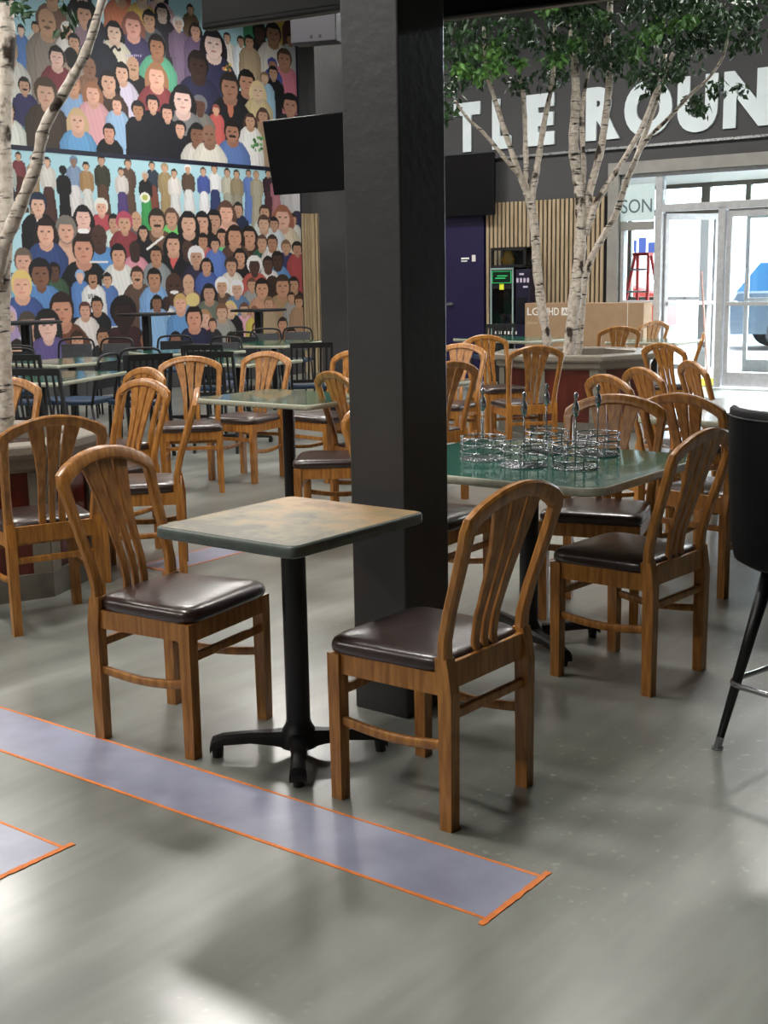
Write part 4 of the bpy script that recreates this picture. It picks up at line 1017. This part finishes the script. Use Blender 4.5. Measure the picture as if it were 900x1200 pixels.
LOW = '''21 184 10 2a2018 c1926f 7a2a34 s 4a2018
8 190 12 2a2018 c1926f b0b8b0 s 3a3a44
38 188 10 8a5a38 c1926f b08a60 s a08058
54.5 191 12 101014 d0a084 d8d4cc s 4a2a24
73 201 11 121216 121216 121216 h 121216
85.5 190 12 6080a8 8a6a58 7a94b8 h dcd8d8
100 196 11 1a1a1c c1926f a8804a s d8d8d4
118 189 12 5a3a28 b98a6c 3a3a2c s 5a3a28
141 202 10 4a4a50 c1926f d8d0cc s 4a3478
149 193 11 5a4030 c1926f 5a4234 h 5a4234
169 207 10 c0c0c0 c1926f 1a1a20 h 1f9a48
177 195 10 1a1a1c c1926f 2a3a4a s 7a3a2a
192 198 11 a08860 c1926f a08858 h a08858
203 204 10 2a2420 c1926f e2dcd8 s d8d8d8
219 199 10 e8e8e8 c1926f 5a4434 h e0e0e0
237 202 10 5a3a28 c89a80 2a4aa0 s e6e6ea
250 199 10 17171a c1926f e8e8ec s 203468
265 203 10 2a2018 c1926f c0bca8 s a8a898
276 205 10 2a2018 c1926f 9a8a68 s 9a9480
290 204 9 2a2018 b98a6c 4a74c4 s 4a74c4
299 206 10 9a8a68 c1926f b0a890 s b0a890
313 204 9 17171a c1926f 3a2430 s 4a2430
322 209 9 2a2018 c1926f b06a78 s b06a78
336 214 12 c0c0c4 c1926f c8c8cc s c8c8cc
346 220 12 3a3a60 b98a6c d8d8dc s 30305a
278 246 16 121218 b98a6c 17264a s 17264a
342 258 14 3a2a20 c1926f dcdcd8 s
309 250 18 3a2a20 c1926f d8e0dc s
44 241 27 1a2a44 d8a88c 131318 hS
118 244 20 e2e0d8 dba288 b02a3c h
264 250 26 5a3a28 dba288 e2a898 l
97 256 28 17141a dfb0a0 3a1c24 l
133 262 20 111114 b98a6c cfe2dc s
145 262 24 b02a50 c1926f 8a2430 h
159 258 20 b0aca8 c1926f 5a5a5c b
183 260 28 2a1f18 b98a6c 6a4a34 sm
200 256 22 5a4030 b98a6c 5ad05a l
220 263 28 17141a d0a084 121216 l
236 261 24 17141a c99478 121216 l
250 259 24 17141a b98a6c 16161c s
308 263 20 4a3428 c9a080 d8e0e4 s
320 263 16 17141a b98a6c d0dce8 s
330 256 28 9a5434 d9a890 dcd0b8 l
53 273 32 241818 dba288 20407e l
77 271 30 7a736c d49c80 d4a48c a
167 273 16 121216 b98a6c 17171c l
115.5 278 30 4a2f25 4a2f25 3f88cc b
274 278 26 2a1a14 c08a68 5a3a30 l
291 278 24 17110f c08a68 3a241c l
306 285 18 5a4034 c1926f 1f5a4c s
237 283 18 17110f b07a58 c04a54 s
259 278 18 17110f c08a68 4acb7a s
251 287 16 15151c b98a6c 3a6ac0 h
202 287 26 121216 c89478 16161a lr
219 292 22 4a3226 4a3226 17171c b
318 285 18 3a2a20 b07a58 e0e0dc s
334 290 16 7a5a3c c1926f 2a3068 s
347 292 16 15151c b98a6c a82a34 h
97 293 36 2a1c16 c9886c 16181c s
27 307 30 6a5a4c d09a80 6ab0d8 s
63 318 20 17110f 5a3a2a 3a5a40 s
47 322 34 17141a 7d5138 3f7ec0 h
138 300 26 141214 c9906e e0e0dc s
157 293 22 3a2620 3a2620 d8889a b
182 300 22 17110f b07a58 8a9498 s
280 302 20 121216 c08a68 16161a l
229 302 24 e0e0e4 b98a6c 2a2444 h
241 312 18 17110f c08a68 2a50a0 l
270 312 20 3a2a24 b98a6c dcd8d0 h
297 312 22 e6e6e6 4a3226 c0402e h
313 310 18 17110f 5a3a2a e4e4e0 s
324 305 20 17110f 4a3226 4a8ac8 s
93 324 14 7aa8d8 d8a890 3a78c0 h
108 327 18 17110f b07a58 e6e6e6 sm
125 328 16 17110f c1926f 3a6ab0 s
160 324 22 3a2418 c08a68 5a4234 sm
180 327 24 121214 b07a58 6aa0d8 s
203 336 34 4a2c20 4a2c20 7a9ccc bt
220 332 22 c99a7a c99a7a 6a4a58 b
259 336 20 e8e8ec c1926f 5a4234 h
276.6 339 20 e4e4e8 c89a80 4a7aa8 h
294 334 16 6a4030 c1926f 9a9c9c s
343 334 18 121214 b98a6c 1c1c20 s
25 335 34 e0c060 dca284 2a4a90 s
318 335 26 2a1c18 3a241c c8ccc8 b
306 339 24 17110f c9906e c9906e s
330 336 26 3a261c c08a68 a8885c s
244 344 22 17141a b98a6c 6a7468 l
113 358 20 17110f b07a58 15151a s
99 364 20 5a2a20 c99478 e4dcd8 s
183 355 18 17110f 8a5a40 7ab0e0 l
194 355 16 2a1c18 3a241c e4e4e0 b
349 354 15 4a2c20 c1926f b08a68 s
340 349 13 2a2018 c1926f a0a0a0 s
314 356 16 8a6a48 c1926f b09878 s
210.5 356 22 c8a050 d9a084 4a90d0 s
144 368 38 181014 2a1814 3a1a1c h
259 366 20 7a5034 c9a080 a0a09c s
269 362 18 dcc070 d9b090 1a1a1e l
285 363 16 6a4030 c9a080 e0a0b8 s
297 366 14 7a5034 c9906e d8c83a s
72 364 40 2a1a14 c08262 6a3c24 s
32 382 32 4a4038 b98a70 b8b8c0 s
55.5 382 36 1a1a1c e0b0a0 5a4a8a hl
10 372 26 c0a0c8 c0a090 a088b8 s
226.5 373 28 231814 cf8c6c 20264a s
239 373 20 b08050 d9a890 e0587a l
248 380 14 3a2418 c9906e 2a2a30 s
300 385 16 3a2418 c9906e 5a5a64 s
330 380 16 2a2018 c9906e 8a5a34 s
120 395 22 2a2018 a8744e 2a2a2c s
170 398 22 17110f 8a5a40 8aa0a8 s
90 400 24 3a2418 c9906e 3a3a4a s
20 410 24 2a2018 c1926f 3a3a3a s
205 400 22 17110f 8a5a40 4a5a6a s
270 398 18 2a2018 c1926f 6a6a70 s
340 392 16 2a2018 c1926f 7a5a48 s'''
def hx(c):
    if len(c) == 3: c = ''.join(k * 2 for k in c)
    return np.array(srgb(c))
CELL = .0115
class Panel:
    def __init__(s, y0, y1, z0, z1, base):
        s.y0, s.y1, s.z0, s.z1 = y0, y1, z0, z1
        s.nx = int((y1 - y0) / CELL); s.nz = int((z1 - z0) / CELL)
        s.img = np.zeros((s.nz, s.nx, 3)) + hx(base)
        yy, zz = np.meshgrid(y0 + (np.arange(s.nx) + .5) * CELL, z0 + (np.arange(s.nz) + .5) * CELL)
        s.yy, s.zz = yy, zz
    def box(s, a, b, c, d):
        i0 = max(0, int((a - s.y0) / CELL) - 1); i1 = min(s.nx, int((b - s.y0) / CELL) + 2)
        j0 = max(0, int((c - s.z0) / CELL) - 1); j1 = min(s.nz, int((d - s.z0) / CELL) + 2)
        return (slice(j0, j1), slice(i0, i1)) if i1 > i0 and j1 > j0 else None
    def put(s, sl, m, c, shade=None):
        v = s.img[sl]
        if shade is None: v[m] = c
        else: v[m] = np.clip(c[None, :] * shade[m][:, None], 0, 1)
    def ell(s, cy, cz, a, b, c, zmin=-9, zmax=9):
        sl = s.box(cy - a, cy + a, cz - b, cz + b)
        if sl is None: return
        y = s.yy[sl]; z = s.zz[sl]; m = (((y - cy) / a) ** 2 + ((z - cz) / b) ** 2 <= 1) & (z > zmin) & (z < zmax)
        s.put(sl, m, c)
    def torso(s, cy, zt, zb, wt, wb, c, dark=.72):
        sl = s.box(cy - max(wt, wb), cy + max(wt, wb), zb, zt)
        if sl is None or zt <= zb: return
        y = s.yy[sl]; z = s.zz[sl]; t = np.clip((zt - z) / (zt - zb), 0, 1); sh = np.minimum(1, (t * (zt - zb) / (wt * .55)) ** .5)
        w = (wt + (wb - wt) * t) * (.35 + .65 * sh)
        d = np.abs(y - cy) / np.maximum(w, 1e-4); m = (d <= 1) & (z <= zt) & (z >= zb)
        shade = 1.0 - (1 - dark) * np.clip((d - .55) / .45, 0, 1) * 1.0 + .05 * np.sin(y * 90 + z * 25)
        shade = np.where(np.abs(d - .62) < .03, shade * .8, shade)
        s.put(sl, m, c, shade)
def person(P, line):
    f = line.split(); px, py, h = float(f[0]), float(f[1]), float(f[2]); hair, skin, cloth = hx(f[3]), hx(f[4]), hx(f[5]); st = f[6]; skirt = hx(f[7]) if len(f) > 7 else None
    cy, cz = on_mural_wall(px, py); sx = (on_mural_wall(px + 1, py)[0] - cy); sz = cz - on_mural_wall(px, py + 1)[1]
    H = h * sz; a = h * .325 * sx; b = H * .47
    if 'l' in st: P.ell(cy, cz - b * .45, a * 1.45, b * 1.5, hair)
    chin = cz - b * .9
    if skirt is not None:
        P.torso(cy, chin, chin - H * 2.6, a * 2.2, a * 1.7, cloth); P.torso(cy, chin - H * 1.9, chin - H * 6.2, a * 1.5, a * 2.5, skirt)
        P.ell(cy - a * 2.0, chin - H * 1.2, a * .42, H * .9, cloth * .8); P.ell(cy + a * 2.0, chin - H * 1.2, a * .42, H * .9, cloth * .85)
    else:
        P.torso(cy, chin + b * .1, chin - H * 3.0, a * 2.35, a * 2.6, cloth)
        if h > 16 and 'h' not in st: P.ell(cy, chin + b * .0, a * .8, b * .55, skin * .92)
        if 'S' in st or 'o' in st: P.ell(cy, chin - b * .5, a * .35, b * .9, hx('e6e6e6') if 'S' in st else hx('b0603a'))
        if 'r' in st: P.ell(cy, chin - b * .5, a * .5, b * .9, hx('d0403c'))
    P.ell(cy, cz - b * .85, a * .55, b * .5, skin * .85)
    big = 1.28 if 'a' in st else 1.12
    if 'b' not in st: P.ell(cy, cz + b * .12, a * big, b * (1.08 if 'a' not in st else 1.2), hair)
    if 'h' in st: P.ell(cy, cz + b * .25, a * 1.25, b * 1.0, hair)
    P.ell(cy, cz - b * .08, a * .9, b * .92, skin, zmax=cz + b * (.55 if 'b' not in st else 1.1))
    P.ell(cy + a * .35, cz - b * .2, a * .45, b * .55, np.clip(skin * 1.10, 0, 1), zmax=cz + b * .3)
    if 'b' in st: P.ell(cy, cz + b * .1, a * .9, b * .9, skin)
    if 'b' in st and 'm' in st: P.ell(cy, cz - b * .35, a * .4, b * .12, hair * .3)
    elif 'm' in st: P.ell(cy, cz - b * .38, a * .5, b * .14, hair)
    if 't' in st: P.ell(cy, cz - b * .4, a * .45, b * .13, hx('f0f0f0'))
    if h >= 15:
        dk = skin * .28; e = max(a * .16, CELL * .55); f2 = max(b * .07, CELL * .55)
        P.ell(cy - a * .38, cz + b * .08, e * 1.3, f2, dk); P.ell(cy + a * .38, cz + b * .08, e * 1.3, f2, dk)
        if 'm' not in st and 't' not in st: P.ell(cy, cz - b * .48, max(a * .3, CELL * .8), f2 * .9, skin * np.array([.75, .42, .42]))
        P.ell(cy, cz - b * .16, max(a * .09, CELL * .5), b * .14, skin * .8)
def make_panel(y0, y1, z0, z1, base, lines, filler, lab, extra=None):
    P = Panel(y0, y1, z0, z1, base)
    if filler: P.img[:int(P.nz * filler)] = hx('4a443e')
    L = [l for l in lines.strip().split('\n')]
    # continue the crowd beyond the photographed part
    for k in range(26):
        py = 10 + 150 * random.random() if z0 > 3 else 200 + 200 * random.random()
        L.append('%f %f %d %s %s %s %s' % (-8 - 50 * random.random(), py, random.choice([18, 22, 26]), random.choice(['17110f', '3a2418', '8a5a38']), random.choice(['dcb9a2', 'c1926f', '7d5138']), random.choice(['3a6fb5', '7a2a34', 'd8d4cc', '2a2a30', '4fae88']), random.choice('sl')))
    L.sort(key=lambda l: float(l.split()[1]) + float(l.split()[2]) * .55)
    for l in L: person(P, l)
    if extra: extra(P)
    P.img = np.clip(P.img, 0, 1)
    ny, nz_ = P.nx, P.nz
    ys = np.linspace(y0, y1, ny); zs = np.linspace(z0, z1, nz_)
    V = np.zeros((nz_, ny, 3)); V[..., 0] = .012; V[..., 1] = ys[None, :]; V[..., 2] = zs[:, None]
    idx = np.arange(nz_ * ny).reshape(nz_, ny)
    q = np.stack([idx[:-1, :-1], idx[:-1, 1:], idx[1:, 1:], idx[1:, :-1]], -1).reshape(-1, 4)
    me = bpy.data.meshes.new('mural'); me.vertices.add(nz_ * ny); me.vertices.foreach_set('co', V.ravel())
    me.loops.add(q.size); me.loops.foreach_set('vertex_index', q.ravel().astype(np.int32))
    me.polygons.add(len(q)); me.polygons.foreach_set('loop_start', (np.arange(len(q)) * 4).astype(np.int32)); me.polygons.foreach_set('loop_total', np.full(len(q), 4, np.int32))
    me.update()
    ca = me.color_attributes.new('paint', 'FLOAT_COLOR', 'POINT'); c = np.ones((nz_ * ny, 4), np.float32); c[:, :3] = P.img.reshape(-1, 3); ca.data.foreach_set('color', c.ravel())
    m = bpy.data.materials.get('mural_paint')
    if not m:
        m = bpy.data.materials.new('mural_paint'); m.use_nodes = True; nt = m.node_tree; a = nt.nodes.new('ShaderNodeVertexColor'); a.layer_name = 'paint'
        hs = nt.nodes.new('ShaderNodeHueSaturation'); hs.inputs['Saturation'].default_value = .88; hs.inputs['Value'].default_value = .88
        nt.links.new(a.outputs['Color'], hs.inputs['Color']); nt.links.new(hs.outputs['Color'], nt.nodes['Principled BSDF'].inputs['Base Color']); nt.nodes['Principled BSDF'].inputs['Roughness'].default_value = .7
    me.materials.append(m)
    o = bpy.data.objects.new('mural', me); COL.objects.link(o); o.matrix_world = RM.copy()
    tag(o, lab, 'mural', 'painted crowd mural panels')
    return o
def ext_low(P):
    # tambourine, jersey lettering, bouquet details
    def E(px, py, rx, rz, c):
        cy, cz = on_mural_wall(px, py); sx = on_mural_wall(px + 1, py)[0] - cy; P.ell(cy, cz, rx * sx, rz * .013, hx(c))
    E(225, 351, 8, 7.5, 'd8c070'); E(169, 232, 6, 5, 'e8e8d8'); E(169, 232, 3, 3, 'b0b830')
    cy, cz = on_mural_wall(103, 349); g = {'U': ['101', '101', '101', '101', '111'], 'S': ['111', '100', '111', '001', '111'], 'A': ['010', '101', '111', '101', '101']}
    for k, ch in enumerate('USA'):
        for r_, row in enumerate(g[ch]):
            for c_, v in enumerate(row):
                if v == '1':
                    i = int((cy - P.y0) / CELL) + k * 4 + c_; j = int((cz - P.z0) / CELL) - r_ + 4
                    P.img[j, i] = hx('15151c')
    # guitar neck, white line on blue shirt
    for t in np.linspace(0, 1, 30):
        E(172 + 18 * t, 292 - 14 * t, 1.2, 1.2, 'e6e6e2')
    for t in np.linspace(0, 1, 30): E(105 + 20 * t, 307, 1, 1, 'e6e6e2')
    E(97, 271, 7, 2.5, 'f0f0f0')
def ext_up(P):
    def E(px, py, rx, rz, c):
        cy, cz = on_mural_wall(px, py); sx = on_mural_wall(px + 1, py)[0] - cy; P.ell(cy, cz, rx * sx, rz * .012, hx(c))
    for k in range(24): E(300 + random.uniform(-7, 7), 168 + random.uniform(-7, 8), 1.7, 1.7, random.choice(['3f8a3c', '5fae52', 'e8e8e0', '2f6a30']))
    for k in range(12): E(265 + random.uniform(-5, 5), 80 + random.uniform(-5, 6), 1.6, 1.6, random.choice(['c86a2a', 'e8c040', '3a5a30']))
    for t in np.linspace(0, 1, 12): E(126 + 14 * t, 57 + 2 * math.sin(t * 9), 1.4, 1.6, '15151c')
    for k in range(8): E(147 + 2.4 * k, 65.5, .8, 1.2, 'b0a0d0')
make_panel(-6.6, -.28, .42, 3.045, SKYB, LOW, .45, 'lower painted mural panel of a crowd of people on pale blue', ext_low)
make_panel(-6.6, -.28, 3.10, 5.45, SKYB, UPP, 0, 'upper painted mural panel of people with dark uniformed sailors', ext_up)
bm = B(); box(bm, 0, .02, -6.6, -.28, 3.045, 3.10); box(bm, 0, .02, -6.6, -.28, 5.45, 5.5); box(bm, 0, .02, -.28, -.25, .42, 5.5); struct('trim_10', bm, NAVYTRIM)


# ------------------------------------------------------------------ lights
def area(name, loc, rot, sx, sy, power, color=(1, 1, 1), portal=False):
    l = bpy.data.lights.new(name, 'AREA'); l.shape = 'RECTANGLE'; l.size = sx; l.size_y = sy; l.energy = power; l.color = color
    if portal: l.cycles.is_portal = True
    o = bpy.data.objects.new(name, l); COL.objects.link(o); o.matrix_world = loc @ rot if isinstance(loc, Matrix) else Matrix.Translation(loc) @ rot
    return o
DOWN = Matrix.Identity(4)
WARM = (1.0, .965, .91)
n = 0
for x in (2.0, 5.5, 9.2):
    for y in (-3, -8, -13, -18):
        area('ceiling_lamp', RM @ Matrix.Translation((x, y, 5.0)), DOWN, 1.2, .6, 145, WARM)
# daylight pouring in from the glazed front (sky outside seen through the openings, plus an added lamp)
area('daylight_portal', RM @ Matrix.Translation((8.9, .25, 1.36)) @ Matrix.Rotation(-PI / 2, 4, 'X'), DOWN, 7.3, 2.7, 1, portal=True)
area('street_fill_lamp', RM @ Matrix.Translation((9.5, 6.5, 5.2)) @ Matrix.Rotation(R(-65), 4, 'X'), DOWN, 9, 3, 15000, (.93, .97, 1))  # unseen area lamp added above the street to push more daylight indoors
sun = bpy.data.lights.new('sun', 'SUN'); sun.energy = 3; sun.angle = .02; so = bpy.data.objects.new('sun', sun); COL.objects.link(so)
so.rotation_euler = (R(50), 0, -TH + R(10))
w = bpy.data.worlds.new('world'); bpy.context.scene.world = w; w.use_nodes = True
nt = w.node_tree; bg = nt.nodes['Background']; bg.inputs['Color'].default_value = (.86, .93, 1, 1); bg.inputs['Strength'].default_value = 8

# ------------------------------------------------------------------ camera
cd_ = bpy.data.cameras.new('camera'); cam = bpy.data.objects.new('camera', cd_); COL.objects.link(cam)
cd_.sensor_fit = 'VERTICAL'; cd_.sensor_height = 24; cd_.lens = 24 * F / 1200; cd_.clip_end = 300
Mx = Matrix((RT, UP, -FW)).transposed().to_4x4(); Mx.translation = CAM; cam.matrix_world = Mx
bpy.context.scene.camera = cam
vs = bpy.context.scene.view_settings; vs.view_transform = 'Standard'; vs.look = 'None'; vs.exposure = 0.0; vs.gamma = 1.0
